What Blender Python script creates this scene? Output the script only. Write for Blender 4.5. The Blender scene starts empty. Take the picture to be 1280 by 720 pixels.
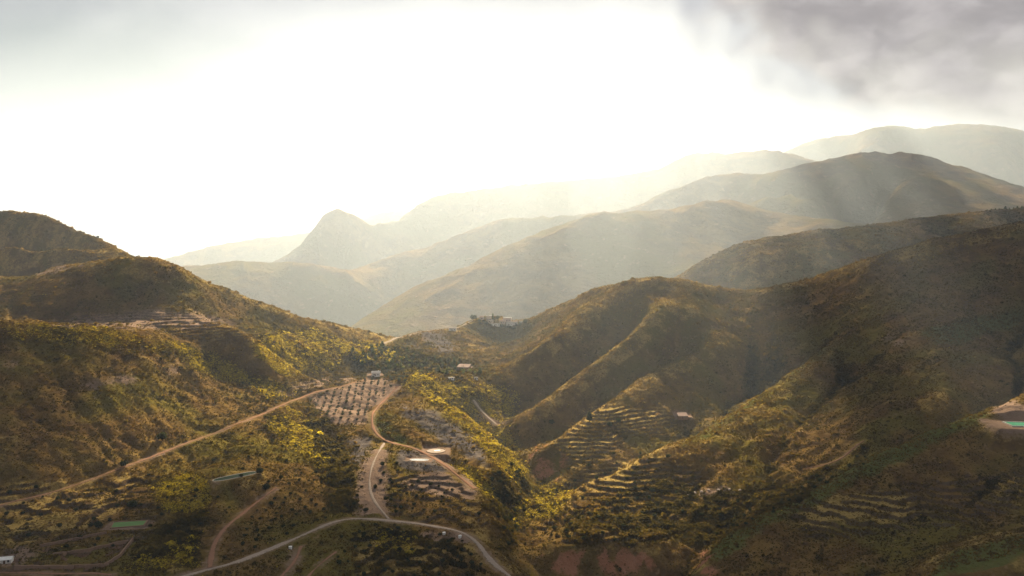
import bpy, math, random
import numpy as np
from mathutils import Vector, Matrix

random.seed(7)
RNG = np.random.default_rng(7)
R = math.radians
SC = bpy.context.scene
COL = SC.collection

# ------------------------------------------------------------------ camera
F, U0, V0 = 1000.0, 640.0, 300.0            # focal length and horizon, in photo pixels (1280 wide)
cam_data = bpy.data.cameras.new('camera')
cam = bpy.data.objects.new('camera', cam_data)
COL.objects.link(cam)
cam.location = (0, 0, 0)
cam.rotation_euler = (R(90), 0, 0)
cam_data.sensor_width = 36.0
cam_data.lens = 36.0 * F / 1280.0
cam_data.shift_y = -60.0 / 1280.0
cam_data.clip_start = 1.0
cam_data.clip_end = 60000.0
SC.camera = cam

# ------------------------------------------------------------------ light
SUN_S, SUN_ELEV = 0.11, 30.0                # azimuth as x/y, elevation in degrees
SUN_STRENGTH = 5.0
HAZE_DENSITY = 0.00013
SKY_STRENGTH = 0.10
sun_az = math.atan(SUN_S)
SUN_DIR = Vector((math.sin(sun_az) * math.cos(R(SUN_ELEV)), math.cos(sun_az) * math.cos(R(SUN_ELEV)), math.sin(R(SUN_ELEV))))
sl = bpy.data.lights.new('sun', 'SUN')
sl.energy = SUN_STRENGTH
sl.angle = R(0.9)
sl.color = (1.0, 0.85, 0.61)
so = bpy.data.objects.new('sun', sl)
so.rotation_euler = SUN_DIR.to_track_quat('Z', 'Y').to_euler()
COL.objects.link(so)
SC.view_settings.view_transform = 'Standard'
SC.view_settings.look = 'None'
SC.view_settings.exposure = 2.12
SC.view_settings.gamma = 1.0
SC.view_settings.use_curve_mapping = False
SC.cycles.use_denoising = True
SC.cycles.max_bounces = 6
SC.cycles.diffuse_bounces = 2
SC.cycles.volume_bounces = 0
SC.cycles.transparent_max_bounces = 6
SC.cycles.sample_clamp_indirect = 4.0


class Nodes:
    """Small helper round a node tree."""
    def __init__(self, tree):
        self.t = tree
        tree.nodes.clear()

    def n(self, kind, **kw):
        nd = self.t.nodes.new(kind)
        for k, v in kw.items():
            setattr(nd, k, v)
        return nd

    def put(self, sock, v):
        if isinstance(v, bpy.types.NodeSocket):
            self.t.links.new(v, sock)
        elif isinstance(v, (tuple, list)) and len(v) == 3 and sock.type == 'RGBA':
            sock.default_value = (*v, 1.0)
        else:
            sock.default_value = v

    def math(self, op, a, b=0.0, c=None, clamp=False):
        nd = self.n('ShaderNodeMath', operation=op, use_clamp=clamp)
        self.put(nd.inputs[0], a)
        self.put(nd.inputs[1], b)
        if c is not None:
            self.put(nd.inputs[2], c)
        return nd.outputs[0]

    def vmath(self, op, a, b=(0, 0, 0)):
        nd = self.n('ShaderNodeVectorMath', operation=op)
        self.put(nd.inputs[0], a)
        self.put(nd.inputs[1], b)
        return nd.outputs['Value'] if op in ('DOT_PRODUCT', 'LENGTH') else nd.outputs[0]

    def mix(self, fac, a, b, blend='MIX'):
        nd = self.n('ShaderNodeMix', data_type='RGBA', blend_type=blend)
        self.put(nd.inputs[0], fac)
        self.put(nd.inputs[6], a)
        self.put(nd.inputs[7], b)
        return nd.outputs[2]

    def step(self, x, lo, hi, a=0.0, b=1.0):
        nd = self.n('ShaderNodeMapRange', interpolation_type='SMOOTHSTEP')
        for i, v in enumerate((x, lo, hi, a, b)):
            self.put(nd.inputs[i], v)
        return nd.outputs[0]

    def noise(self, vec, scale, detail=4.0, rough=0.55, dist=0.0):
        nd = self.n('ShaderNodeTexNoise')
        self.put(nd.inputs['Vector'], vec)
        nd.inputs['Scale'].default_value = scale
        nd.inputs['Detail'].default_value = detail
        nd.inputs['Roughness'].default_value = rough
        nd.inputs['Distortion'].default_value = dist
        return nd.outputs[0]


def unit(u, v):
    return Vector(((u - U0) / F, 1.0, (V0 - v) / F)).normalized()


world = bpy.data.worlds.new('World')
SC.world = world
world.use_nodes = True
W = Nodes(world.node_tree)
tc = W.n('ShaderNodeTexCoord')
d = tc.outputs['Generated']
sky = W.n('ShaderNodeTexSky', sky_type='NISHITA')
sky.sun_disc = False
sky.sun_elevation = R(SUN_ELEV)
sky.sun_rotation = sun_az
sky.air_density = 1.0
sky.dust_density = 2.0
skyc = W.mix(1.0, sky.outputs[0], (SKY_STRENGTH,) * 3, 'MULTIPLY')
sep = W.n('ShaderNodeSeparateXYZ')
W.put(sep.inputs[0], d)
# cloud layer seen in perspective: direction divided by height above the horizon
hz = W.math('ADD', W.math('MAXIMUM', sep.outputs[2], 0.0), 0.45)
cmb = W.n('ShaderNodeCombineXYZ')
W.put(cmb.inputs[0], W.math('DIVIDE', sep.outputs[0], hz))
W.put(cmb.inputs[1], W.math('DIVIDE', sep.outputs[1], hz))
big = W.noise(cmb.outputs[0], 3.2, 5.0, 0.55, 0.3)
fine = W.noise(cmb.outputs[0], 9.0, 6.0, 0.6, 0.2)
nz = W.math('ADD', W.math('MULTIPLY', W.math('SUBTRACT', big, 0.5), 0.55), W.math('MULTIPLY', W.math('SUBTRACT', fine, 0.5), 0.28))
sund = W.vmath('DOT_PRODUCT', d, tuple(SUN_DIR))
glow = W.step(sund, 0.50, 0.95)
veil = W.mix(glow, (0.60, 0.60, 0.62), (1.00, 1.01, 1.04))            # thin bright overcast
base = W.mix(0.93, skyc, veil)
yy = W.math('MAXIMUM', sep.outputs[1], 0.02)
ps, pt = W.math('DIVIDE', sep.outputs[0], yy), W.math('DIVIDE', sep.outputs[2], yy)
def oval(cs_, ct_, rs_, rt_):
    a = W.math('DIVIDE', W.math('SUBTRACT', ps, cs_), rs_)
    b = W.math('DIVIDE', W.math('SUBTRACT', pt, ct_), rt_)
    return W.math('SQRT', W.math('ADD', W.math('MULTIPLY', a, a), W.math('MULTIPLY', b, b)))
ld = W.math('ADD', oval(-0.68, 0.19, 0.46, 0.13), W.math('MULTIPLY', nz, -1.6))
base = W.mix(W.step(ld, 0.35, 1.25, 0.92, 0.0), base, (0.34, 0.42, 0.48))
dd_ = W.math('ADD', oval(0.64, 0.35, 0.40, 0.20), W.math('MULTIPLY', nz, -1.5))
dcol = W.mix(W.step(fine, 0.35, 0.68), (0.66, 0.59, 0.565), (1.05, 0.955, 0.92))
base = W.mix(W.step(dd_, 0.88, 1.05, 0.92, 0.0), base, dcol)
bg = W.n('ShaderNodeBackground')
W.put(bg.inputs[0], base)
bg.inputs[1].default_value = 0.17
wo = W.n('ShaderNodeOutputWorld')
W.put(wo.inputs[0], bg.outputs[0])


# ------------------------------------------------------------------ helpers
def tag(o, label=None, cat=None, group=None, kind=None):
    for k, v in (('label', label), ('category', cat), ('group', group), ('kind', kind)):
        if v:
            o[k] = v
    return o


def link_mesh(name, me, mats, parent=None, smooth=False):
    o = bpy.data.objects.new(name, me)
    COL.objects.link(o)
    for m in (mats if isinstance(mats, (list, tuple)) else [mats]):
        if m.name not in [x.name for x in me.materials if x]:
            me.materials.append(m)
    if parent is not None:
        o.parent = parent
    if smooth:
        me.polygons.foreach_set('use_smooth', [True] * len(me.polygons))
    return o


def mesh_np(name, verts, quads):
    me = bpy.data.meshes.new(name)
    verts = np.asarray(verts, np.float32)
    quads = np.asarray(quads, np.int32)
    k = quads.shape[1]
    me.vertices.add(len(verts))
    me.vertices.foreach_set('co', verts.ravel())
    me.loops.add(quads.size)
    me.loops.foreach_set('vertex_index', quads.ravel())
    me.polygons.add(len(quads))
    me.polygons.foreach_set('loop_start', np.arange(0, quads.size, k, dtype=np.int32))
    me.update(calc_edges=True)
    return me


def empty(name, loc, rz=0.0):
    o = bpy.data.objects.new(name, None)
    COL.objects.link(o)
    o.location = loc
    o.rotation_euler = (0, 0, rz)
    return o


# ------------------------------------------------------------------ numeric tools
def perlin(x, y, seed):
    r = np.random.default_rng(seed)
    ang = r.uniform(0, 2 * np.pi, 65536).astype(np.float32)
    gx, gy = np.cos(ang), np.sin(ang)
    xi, yi = np.floor(x).astype(np.int64), np.floor(y).astype(np.int64)
    xf, yf = (x - xi).astype(np.float32), (y - yi).astype(np.float32)
    def g(ix, iy, fx, fy):
        h = ((ix & 255) * 256 + (iy & 255))
        return gx[h] * fx + gy[h] * fy
    w = lambda t: t * t * t * (t * (t * 6 - 15) + 10)
    a, b = w(xf), w(yf)
    n00, n10 = g(xi, yi, xf, yf), g(xi + 1, yi, xf - 1, yf)
    n01, n11 = g(xi, yi + 1, xf, yf - 1), g(xi + 1, yi + 1, xf - 1, yf - 1)
    return (n00 + a * (n10 - n00)) * (1 - b) + (n01 + a * (n11 - n01)) * b


def fbm(x, y, seed, octaves=4, gain=0.5):
    s, amp = 0, 1.0
    for i in range(octaves):
        s = s + amp * perlin(x * 2 ** i + 17.3 * i, y * 2 ** i - 9.1 * i, seed + i)
        amp *= gain
    return s


def blur(a, r, times=2):
    for _ in range(times):
        for ax in (0, 1):
            p = np.concatenate([np.repeat(np.take(a, [0], ax), r + 1, ax), a, np.repeat(np.take(a, [-1], ax), r, ax)], ax)
            c = np.cumsum(p, ax, dtype=np.float64)
            n = a.shape[ax]
            hi, lo = np.take(c, np.arange(2 * r + 1, 2 * r + 1 + n), ax), np.take(c, np.arange(0, n), ax)
            a = ((hi - lo) / (2 * r + 1)).astype(np.float32)
    return a


def sstep(x, lo, hi):
    t = np.clip((x - lo) / (hi - lo), 0, 1)
    return t * t * (3 - 2 * t)


# ------------------------------------------------------------------ survey of the valley: (photo column, photo row, metres away)
LINES = [
    # hill on the left: far summit, knoll in front of it, the ridge going down to the col and up to the village
    ([(-120, 297, 1210), (-60, 287, 1210), (0, 279, 1200), (25, 277, 1200), (42, 276, 1200), (60, 281, 1190), (100, 296, 1170), (150, 313, 1140), (190, 329, 1105), (225, 342, 1085)], 0.5),
    ([(-120, 358, 1015), (-60, 352, 1010), (40, 345, 1000), (90, 334, 990), (150, 325, 985), (190, 326, 990), (215, 331, 1000), (245, 345, 1010), (290, 365, 1025), (340, 384, 1045), (390, 402, 1065), (430, 408, 1085), (470, 418, 1120), (497, 423, 1150), (515, 417, 1165), (550, 412, 1190), (575, 410, 1210), (600, 398, 1250), (625, 396, 1265), (645, 403, 1275), (655, 403, 1278)], 0.35),
    ([(60, 338, 1050), (110, 336, 1045)], 0), ([(0, 305, 1110), (80, 308, 1100), (150, 316, 1110)], 0),
    ([(-60, 402, 860), (0, 401, 868), (100, 399, 880), (200, 398, 892), (280, 402, 892), (310, 410, 885)], 0),
    ([(-60, 408, 770), (0, 406, 780), (100, 407, 805), (160, 413, 820), (200, 424, 826), (240, 440, 830), (280, 458, 835), (320, 478, 836), (350, 491, 832)], 0),
    ([(300, 430, 905), (350, 430, 940), (400, 440, 960)], 0), ([(330, 402, 1000), (250, 380, 952), (200, 368, 945), (150, 368, 930), (100, 376, 910), (20, 382, 905)], 0),
    ([(380, 465, 912), (420, 465, 945), (450, 440, 1000), (440, 422, 1060)], 0),
    ([(0, 450, 722), (100, 450, 742), (180, 462, 762), (240, 480, 780)], 0), ([(0, 500, 665), (100, 508, 685), (200, 510, 722), (280, 500, 776)], 0), ([(0, 560, 610), (100, 560, 640)], 0),
    ([(-80, 650, 530), (0, 632, 560), (60, 617, 585), (100, 605, 605), (150, 586, 635), (200, 567, 665), (250, 548, 697), (300, 529, 737), (340, 512, 785), (365, 500, 818)], 0),
    ([(-60, 690, 475), (0, 680, 492), (60, 668, 510), (100, 650, 536), (160, 657, 530), (200, 640, 560)], 0), ([(-60, 725, 430), (0, 720, 440), (100, 720, 450), (200, 720, 462)], 0),
    ([(300, 598, 612), (300, 640, 575), (260, 705, 490), (350, 680, 530)], 0), ([(350, 720, 480), (420, 720, 490)], 0), ([(350, 590, 642), (370, 540, 732), (390, 560, 706)], 0),
    ([(385, 520, 790), (415, 560, 718), (430, 600, 652), (440, 640, 596)], 0),
    ([(200, 735, 455), (240, 718, 470), (300, 705, 490), (360, 680, 530), (400, 660, 560), (428, 648, 582), (480, 650, 586), (540, 656, 582), (570, 661, 573), (598, 675, 546), (610, 695, 522), (625, 712, 506), (645, 728, 495)], 0),
    # middle: orchard, farm, grove in the hollow, the yellow spur and the spur of the track
    ([(388, 500, 832), (400, 525, 782), (440, 515, 806)], 0), ([(440, 490, 870), (465, 470, 935), (497, 483, 896)], 0),
    ([(497, 483, 895), (490, 492, 875), (475, 505, 842), (464, 515, 812), (463, 535, 772), (468, 545, 752), (480, 552, 738), (500, 556, 730), (525, 563, 716), (545, 572, 700), (560, 583, 684), (580, 597, 662), (595, 612, 640), (612, 628, 622), (622, 650, 592)], 0),
    ([(480, 575, 690), (460, 600, 656), (445, 630, 612)], 0), ([(520, 577, 692), (550, 602, 660), (560, 640, 602)], 0), ([(500, 610, 646), (500, 638, 602)], 0),
    ([(480, 690, 536), (550, 690, 536), (595, 710, 512)], 0), ([(450, 730, 490), (540, 725, 496)], 0),
    ([(515, 466, 940), (540, 470, 932), (580, 473, 935), (620, 480, 930), (642, 488, 918)], 0),
    ([(480, 456, 982), (540, 462, 988), (590, 466, 992)], 0), ([(540, 440, 1052), (590, 440, 1072), (620, 440, 1100)], 0), ([(560, 426, 1130), (600, 416, 1200), (640, 426, 1205)], 0), ([(480, 438, 1032), (500, 430, 1095)], 0),
    ([(505, 478, 905), (530, 490, 880), (560, 505, 850), (590, 525, 820), (620, 548, 785), (645, 575, 745), (655, 592, 720)], -0.42),
    ([(600, 492, 900), (612, 512, 880), (630, 532, 850), (645, 557, 812), (660, 590, 752), (655, 610, 716), (640, 640, 656), (652, 685, 592), (668, 722, 542)], 0),
    ([(525, 518, 795), (560, 538, 765), (600, 567, 725), (630, 595, 690)], 0), ([(520, 545, 748), (540, 556, 733), (570, 577, 708), (600, 603, 676), (620, 623, 648), (632, 648, 618)], 0),
    # hill on the right: its crest and the spurs and gullies that come down towards the stream
    ([(655, 403, 1275), (690, 386, 1215), (740, 362, 1160), (790, 349, 1125), (830, 348, 1115), (870, 355, 1130), (930, 363, 1150), (965, 358, 1140), (1005, 350, 1120), (1050, 336, 1100), (1100, 319, 1080), (1160, 301, 1060), (1220, 288, 1045), (1280, 278, 1030), (1360, 262, 1010)], 0.42),
    ([(742, 363, 1150), (735, 378, 1110), (710, 398, 1060), (680, 423, 1010), (650, 447, 975), (625, 467, 950)], -0.42),
    ([(655, 432, 1092), (640, 442, 1060)], 0), ([(690, 405, 1130), (660, 432, 1050)], 0),
    ([(778, 375, 1075), (742, 417, 1020), (702, 457, 970), (667, 492, 925), (640, 517, 892)], 0),
    ([(830, 352, 1110), (815, 385, 1040), (785, 420, 980), (740, 455, 930), (700, 480, 895), (665, 508, 860), (648, 530, 835)], -0.42),
    ([(868, 390, 1040), (835, 432, 970), (797, 468, 920), (742, 503, 878), (702, 533, 840), (667, 562, 802)], 0),
    ([(905, 370, 1120), (895, 400, 1040), (858, 440, 965), (808, 470, 915), (755, 503, 860), (710, 535, 815), (680, 560, 780)], -0.42),
    ([(962, 430, 1000), (922, 477, 930), (882, 512, 868), (850, 532, 830), (800, 557, 784), (740, 585, 738), (690, 600, 738)], 0),
    ([(1005, 352, 1115), (1025, 385, 1030), (1035, 425, 950), (1000, 460, 890), (950, 492, 845), (905, 522, 800), (860, 548, 765), (800, 575, 725), (750, 600, 700), (710, 620, 680)], -0.42),
    ([(1195, 330, 1005), (1150, 392, 915), (1115, 442, 846), (1098, 502, 760), (1090, 547, 704), (1060, 582, 668), (1000, 614, 642), (940, 642, 622), (895, 667, 602), (870, 702, 572), (862, 722, 556)], 0),
    ([(1240, 330, 985), (1200, 390, 900), (1180, 420, 850), (1150, 460, 795)], 0), ([(1290, 400, 885), (1220, 452, 795), (1170, 502, 725)], 0),
    ([(1060, 470, 860), (1000, 540, 750), (960, 580, 700)], 0),
    ([(1340, 478, 662), (1280, 497, 650), (1240, 510, 640), (1195, 525, 625), (1150, 545, 612), (1100, 568, 600), (1060, 590, 590), (1000, 618, 572), (950, 645, 555), (905, 672, 540), (885, 695, 525), (880, 722, 505)], -0.42),
    ([(1150, 562, 664), (1230, 532, 690), (1290, 515, 705)], 0),
    ([(1250, 590, 560), (1150, 610, 550), (1100, 650, 520), (1000, 690, 500), (940, 715, 490)], 0), ([(1050, 715, 470)], 0),
    ([(1290, 640, 500), (1200, 667, 486), (1140, 702, 468), (1110, 722, 455)], 0),
    ([(1340, 655, 440), (1280, 668, 430), (1230, 680, 425), (1190, 693, 420), (1155, 712, 412), (1120, 740, 400)], 0),
    ([(800, 366, 1470), (845, 347, 1520), (880, 326, 1540), (920, 306, 1560), (1000, 293, 1590), (1100, 281, 1610), (1200, 268, 1630), (1280, 261, 1640), (1400, 248, 1660)], 0.3),
    ([(940, 335, 1410), (1020, 318, 1430), (1110, 305, 1440)], 0), ([(850, 402, 1310), (1000, 368, 1255), (1150, 325, 1205)], 0), ([(860, 360, 1430), (900, 340, 1450)], 0),
    ([(720, 640, 640), (780, 640, 640), (840, 640, 640)], 0), ([(760, 610, 682), (830, 590, 705)], 0),
    ([(672, 694, 575), (720, 684, 585), (770, 683, 590), (815, 690, 582)], 0), ([(690, 714, 566), (760, 714, 576), (820, 718, 570)], 0), ([(700, 745, 520), (800, 745, 530)], 0),
    # ground under and behind the drone, out of the picture
    ([(-400, 800, 380), (0, 830, 365), (640, 870, 360), (1000, 830, 365), (1300, 780, 360), (1700, 740, 360)], 0),
    ([(-500, 1500, 200), (640, 1500, 200), (1800, 1400, 200)], 0),
    ([(-350, 600, 500), (-350, 380, 800), (-350, 290, 1000), (-350, 260, 1200)], 0), ([(1620, 600, 450), (1620, 440, 650), (1620, 240, 1000), (1620, 225, 1640)], 0),
    # the valley behind the col, then the mountains
    ([(-300, 440, 1600), (200, 460, 1650), (450, 462, 1700), (640, 455, 1700), (800, 440, 1750)], 0), ([(300, 420, 2200), (150, 410, 2300), (-200, 400, 2300)], 0),
    ([(380, 443, 1820), (430, 416, 2000), (470, 392, 2150), (520, 362, 2300), (580, 337, 2400), (640, 308, 2500), (700, 285, 2550), (740, 273, 2550), (760, 269, 2550), (800, 268, 2600), (840, 266, 2600), (870, 259, 2600), (900, 253, 2650), (930, 258, 2650), (965, 268, 2600), (1000, 273, 2550), (1100, 285, 2300)], 0.35),
    ([(560, 400, 1950), (620, 370, 2080), (680, 340, 2200), (730, 310, 2350)], 0), ([(800, 330, 2150), (820, 300, 2330)], 0), ([(900, 253, 2650), (865, 290, 2400), (840, 330, 2150)], 0), ([(920, 300, 2350), (960, 290, 2400)], 0),
    ([(740, 290, 3200), (780, 272, 3300), (800, 262, 3350), (850, 240, 3450), (880, 229, 3500), (910, 224, 3500), (960, 221, 3550), (1000, 212, 3600), (1050, 200, 3600), (1110, 192, 3600), (1150, 194, 3550), (1180, 203, 3500), (1210, 215, 3400), (1250, 230, 3300), (1290, 243, 3200), (1380, 265, 3000)], 0.3),
    ([(1110, 194, 3560), (1070, 225, 3200), (1020, 258, 2850)], 0), ([(1130, 240, 3000), (1100, 262, 2750)], 0), ([(1180, 205, 3450), (1190, 235, 3050)], 0), ([(960, 224, 3500), (960, 245, 3150)], 0), ([(1010, 235, 3250), (990, 258, 2900)], 0),
    ([(420, 350, 3250), (500, 323, 3350), (540, 310, 3400), (580, 294, 3450), (625, 279, 3500), (660, 277, 3500), (700, 273, 3500), (745, 276, 3450)], 0.25),
    ([(150, 340, 2900), (220, 336, 2950), (322, 332, 3000), (345, 334, 3000), (375, 329, 3020), (405, 337, 3000), (440, 350, 2950)], 0.25),
    ([(335, 335, 3850), (360, 322, 3950), (380, 310, 4000), (392, 304, 4000), (402, 293, 4000), (409, 278, 4000), (417, 272, 4000), (425, 278, 4000), (433, 291, 4000), (446, 289, 4050), (460, 285, 4100), (490, 278, 4300), (510, 268, 4500), (525, 255, 4600), (540, 250, 4700), (570, 244, 4800), (615, 237, 4900), (660, 233, 5000), (720, 229, 5000), (780, 222, 5000), (830, 212, 5100), (850, 201, 5100), (870, 194, 5100), (920, 192, 5100), (960, 190, 5100), (985, 194, 5000), (1010, 199, 4900), (1060, 215, 4700), (1150, 235, 4500), (1300, 260, 4400)], 0.6),
    ([(100, 335, 5600), (200, 328, 5700), (225, 321, 5700), (270, 309, 5800), (330, 301, 5900), (390, 293, 6000), (437, 282, 6100), (470, 271, 6200), (497, 266, 6200), (520, 268, 6200)], 0.25),
    ([(930, 215, 6400), (960, 202, 6500), (990, 188, 6600), (1020, 176, 6700), (1043, 170, 6750), (1065, 172, 6700), (1085, 165, 6600), (1110, 158, 6500), (1140, 164, 6500), (1170, 163, 6800), (1210, 160, 6900), (1240, 165, 6900), (1280, 169, 6900), (1380, 175, 6900)], 0.25),
    ([(1150, 172, 6300), (1200, 195, 5900), (1260, 225, 5400)], 0), ([(1085, 185, 6000), (1060, 200, 5500)], 0),
    ([(-300, 330, 6000), (-100, 335, 5800)], 0), ([(-500, 310, 8500), (640, 305, 8500), (1800, 290, 8500)], 0),
]
ctrl = []
for pts, drop in LINES:
    P = [((u - U0) / F, math.log(D if D < 2000 else 2000 + (D - 2000) * 0.6), (V0 - v) / F) for u, v, D in pts]
    out = [P[0]]
    for a, b in zip(P, P[1:]):
        n = max(1, int(math.hypot(b[0] - a[0], b[1] - a[1]) / 0.022))
        out += [tuple(a[i] + (b[i] - a[i]) * k / n for i in range(3)) for k in range(1, n + 1)]
    ctrl += out
    if drop < 0:                                 # a spur: the gully behind it lies out of sight
        for s, l, t in out[2 + len(out) // 4:-1]:
            D = math.exp(l)
            D2 = D * 1.028
            ctrl.append((s, math.log(D2), (t * D + drop * (D2 - D)) / D2))
    if drop > 0:                                   # the far side of a crest falls away
        for s, l, t in out[::2]:
            D = math.exp(l)
            for f in (1.07, 1.16):
                D2 = D * f
                ctrl.append((s, math.log(D2), (t * D - drop * (D2 - D)) / D2))
ctrl = np.array(ctrl)
key = np.round(ctrl[:, :2] / 0.004).astype(int)
_, ui = np.unique(key, axis=0, return_index=True)
ctrl = ctrl[np.sort(ui)]
CC = 0.012
def kern(a, b):
    return np.sqrt((a[:, None, 0] - b[None, :, 0]) ** 2 + (a[:, None, 1] - b[None, :, 1]) ** 2 + CC * CC)
nC = len(ctrl)
A = np.zeros((nC + 3, nC + 3))
A[:nC, :nC] = -kern(ctrl, ctrl) + np.eye(nC) * 0.0025
A[:nC, nC] = 1
A[:nC, nC + 1:] = ctrl[:, :2]
A[nC:, :nC] = A[:nC, nC:].T
coef = np.linalg.solve(A, np.concatenate([ctrl[:, 2], np.zeros(3)]))

# fan-shaped grid: columns of constant x/y, rows of constant y
ST = 0.0014
sa = np.arange(-0.68, 0.6801, ST)
outw = 0.68 + np.cumsum(0.003 * 1.06 ** np.arange(40))
outw = outw[outw < 1.05]
SS = np.concatenate([-outw[::-1], sa, outw])
l0, l1, l2 = math.log(395), math.log(1720), math.log(5300)
LL = np.concatenate([np.linspace(math.log(170), l0, 60)[:-1], np.arange(l0, l1, ST), np.arange(l1, l2, 0.0035)])
NS, NL = len(SS), len(LL)
cs = np.concatenate([np.linspace(SS[0], -0.7, 12)[:-1], np.arange(-0.7, 0.7001, 0.0065), np.linspace(0.7, SS[-1], 12)[1:]])
cl = np.concatenate([np.linspace(LL[0], l0, 14)[:-1], np.arange(l0, l1, 0.0065), np.arange(l1, l2 + 0.0065, 0.006)])
G = np.stack(np.meshgrid(cs, cl), -1).reshape(-1, 2)
ev = np.empty(len(G))
for i in range(0, len(G), 8000):
    g = G[i:i + 8000]
    ev[i:i + 8000] = -kern(g, ctrl) @ coef[:nC] + coef[nC] + g @ coef[nC + 1:]
coarse = ev.reshape(len(cl), len(cs))
coarse = blur(coarse.astype(np.float32), 1, 1)


def upsample(c, xs, ys, X, Y):
    """Separable linear upsample of c[ys, xs] to c[Y, X]."""
    ix = np.clip(np.searchsorted(xs, X) - 1, 0, len(xs) - 2)
    fx = np.clip((X - xs[ix]) / (xs[ix + 1] - xs[ix]), 0, 1)
    a = c[:, ix] * (1 - fx) + c[:, ix + 1] * fx
    iy = np.clip(np.searchsorted(ys, Y) - 1, 0, len(ys) - 2)
    fy = np.clip((Y - ys[iy]) / (ys[iy + 1] - ys[iy]), 0, 1)[:, None]
    return a[iy] * (1 - fy) + a[iy + 1] * fy


YY = np.exp(LL)[:, None]
Y2 = np.broadcast_to(YY, (NL, NS))
X2 = (SS[None, :] * YY)
T = blur(upsample(coarse, cs, cl, SS, LL).astype(np.float32), 2, 2)
T = T + 0.55 * np.clip(T - blur(T, 14, 2), -0.008, 0.003) * (1 - sstep(np.broadcast_to(YY, T.shape), 1500, 2000))
Z = T * YY
NEAR = (1 - sstep(Y2, 1500, 2200)).astype(np.float32)
FAR = 1 - NEAR

# natural roughness
warp = 14 * perlin(X2 / 70, Y2 / 70, 91)
Z = Z + NEAR * (5.0 * fbm((X2 + warp) / 95, Y2 / 95, 11, 2) + 2.6 * fbm(X2 / 27, Y2 / 27, 12, 2) + 1.2 * fbm(X2 / 8.5, Y2 / 8.5, 13, 2))
rid = 1 - 2 * np.abs(perlin(X2 / 420, Y2 / 420, 21)) - np.abs(perlin(X2 / 190, Y2 / 190, 22))
Z = Z + FAR * (11 * rid + 9 * (1 - 2 * np.abs(perlin(X2 / 90, Y2 / 90, 23))) + 2.5 * fbm(X2 / 35, Y2 / 35, 24, 2)) * np.clip(Y2 / 2600, 0.5, 1.2)

# gullies: follow the water down a coarse copy of the ground
st = 3
jr = np.where((LL > l0) & (LL < l1))[0][::st]
ic = np.arange(0, NS, st)
H = blur(Z.astype(np.float32), 2, 1)[np.ix_(jr, ic)]
h, w = H.shape
best = np.full((h, w), 0.0)
rec = np.arange(h * w).reshape(h, w)
idx = np.arange(h * w).reshape(h, w)
for dj in (-1, 0, 1):
    for di in (-1, 0, 1):
        if dj or di:
            nb, ni = np.roll(H, (dj, di), (0, 1)), np.roll(idx, (dj, di), (0, 1))
            sl_ = (H - nb) / math.hypot(dj, di)
            ok = sl_ > best
            ok[0, :] = ok[-1, :] = ok[:, 0] = ok[:, -1] = False
            best[ok] = sl_[ok]
            rec[ok] = ni[ok]
acc = [1.0] * (h * w)
recf = rec.ravel().tolist()
for k in np.argsort(-H.ravel()).tolist():
    r_ = recf[k]
    if r_ != k:
        acc[r_] += acc[k]
acc = np.array(acc).reshape(h, w)
gul = np.minimum(np.maximum(acc - 12, 0) ** 0.42, 16)
gul = blur(gul.astype(np.float32), 1, 2)
GUL = np.zeros((NL, NS), np.float32)
GUL[jr[0]:jr[-1] + 1, :] = upsample(gul, SS[ic], LL[jr], SS, LL[jr[0]:jr[-1] + 1])
GUL = blur(GUL, 1, 2)
edge = sstep(Y2, 400, 440) * NEAR
Z = (Z - 0.55 * GUL * edge * (Y2 / 800)).astype(np.float32)

U_ = (U0 + F * X2 / Y2).astype(np.float32)


def rowcol(u, D=None):
    return np.interp((u - U0) / F, SS, np.arange(NS))


def bil(a, x, y):
    """Sample grid array a at world x, y."""
    c = np.interp(np.asarray(x) / np.asarray(y), SS, np.arange(NS))
    r = np.interp(np.log(y), LL, np.arange(NL))
    c0, r0 = np.minimum(c.astype(int), NS - 2), np.minimum(r.astype(int), NL - 2)
    fc, fr = c - c0, r - r0
    return (a[r0, c0] * (1 - fc) + a[r0, c0 + 1] * fc) * (1 - fr) + (a[r0 + 1, c0] * (1 - fc) + a[r0 + 1, c0 + 1] * fc) * fr


YF = np.exp(LL)
def hit(u, v, dmin=400, dmax=2000):
    """First place where the line of sight through photo pixel (u, v) meets the ground."""
    c = float(rowcol(u))
    c0 = min(int(c), NS - 2)
    f = c - c0
    z = Z[:, c0] * (1 - f) + Z[:, c0 + 1] * f
    vv = V0 - F * z / YF
    ok = np.where((vv <= v) & (YF >= dmin) & (YF <= dmax))[0]
    if len(ok) == 0:
        k = int(np.argmin(np.where((YF >= dmin) & (YF <= dmax), vv, 1e9)))
    else:
        k = int(ok[0])
    y = float(YF[k])
    if k > 0 and vv[k] <= v < vv[k - 1]:
        q = (vv[k - 1] - v) / (vv[k - 1] - vv[k])
        y = float(YF[k - 1] + q * (YF[k] - YF[k - 1]))
    x = (u - U0) / F * y
    return Vector((x, y, float(bil(Z, np.array([x]), np.array([y]))[0])))


def ground(x, y):
    return float(bil(Z, np.array([x]), np.array([y]))[0])


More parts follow.
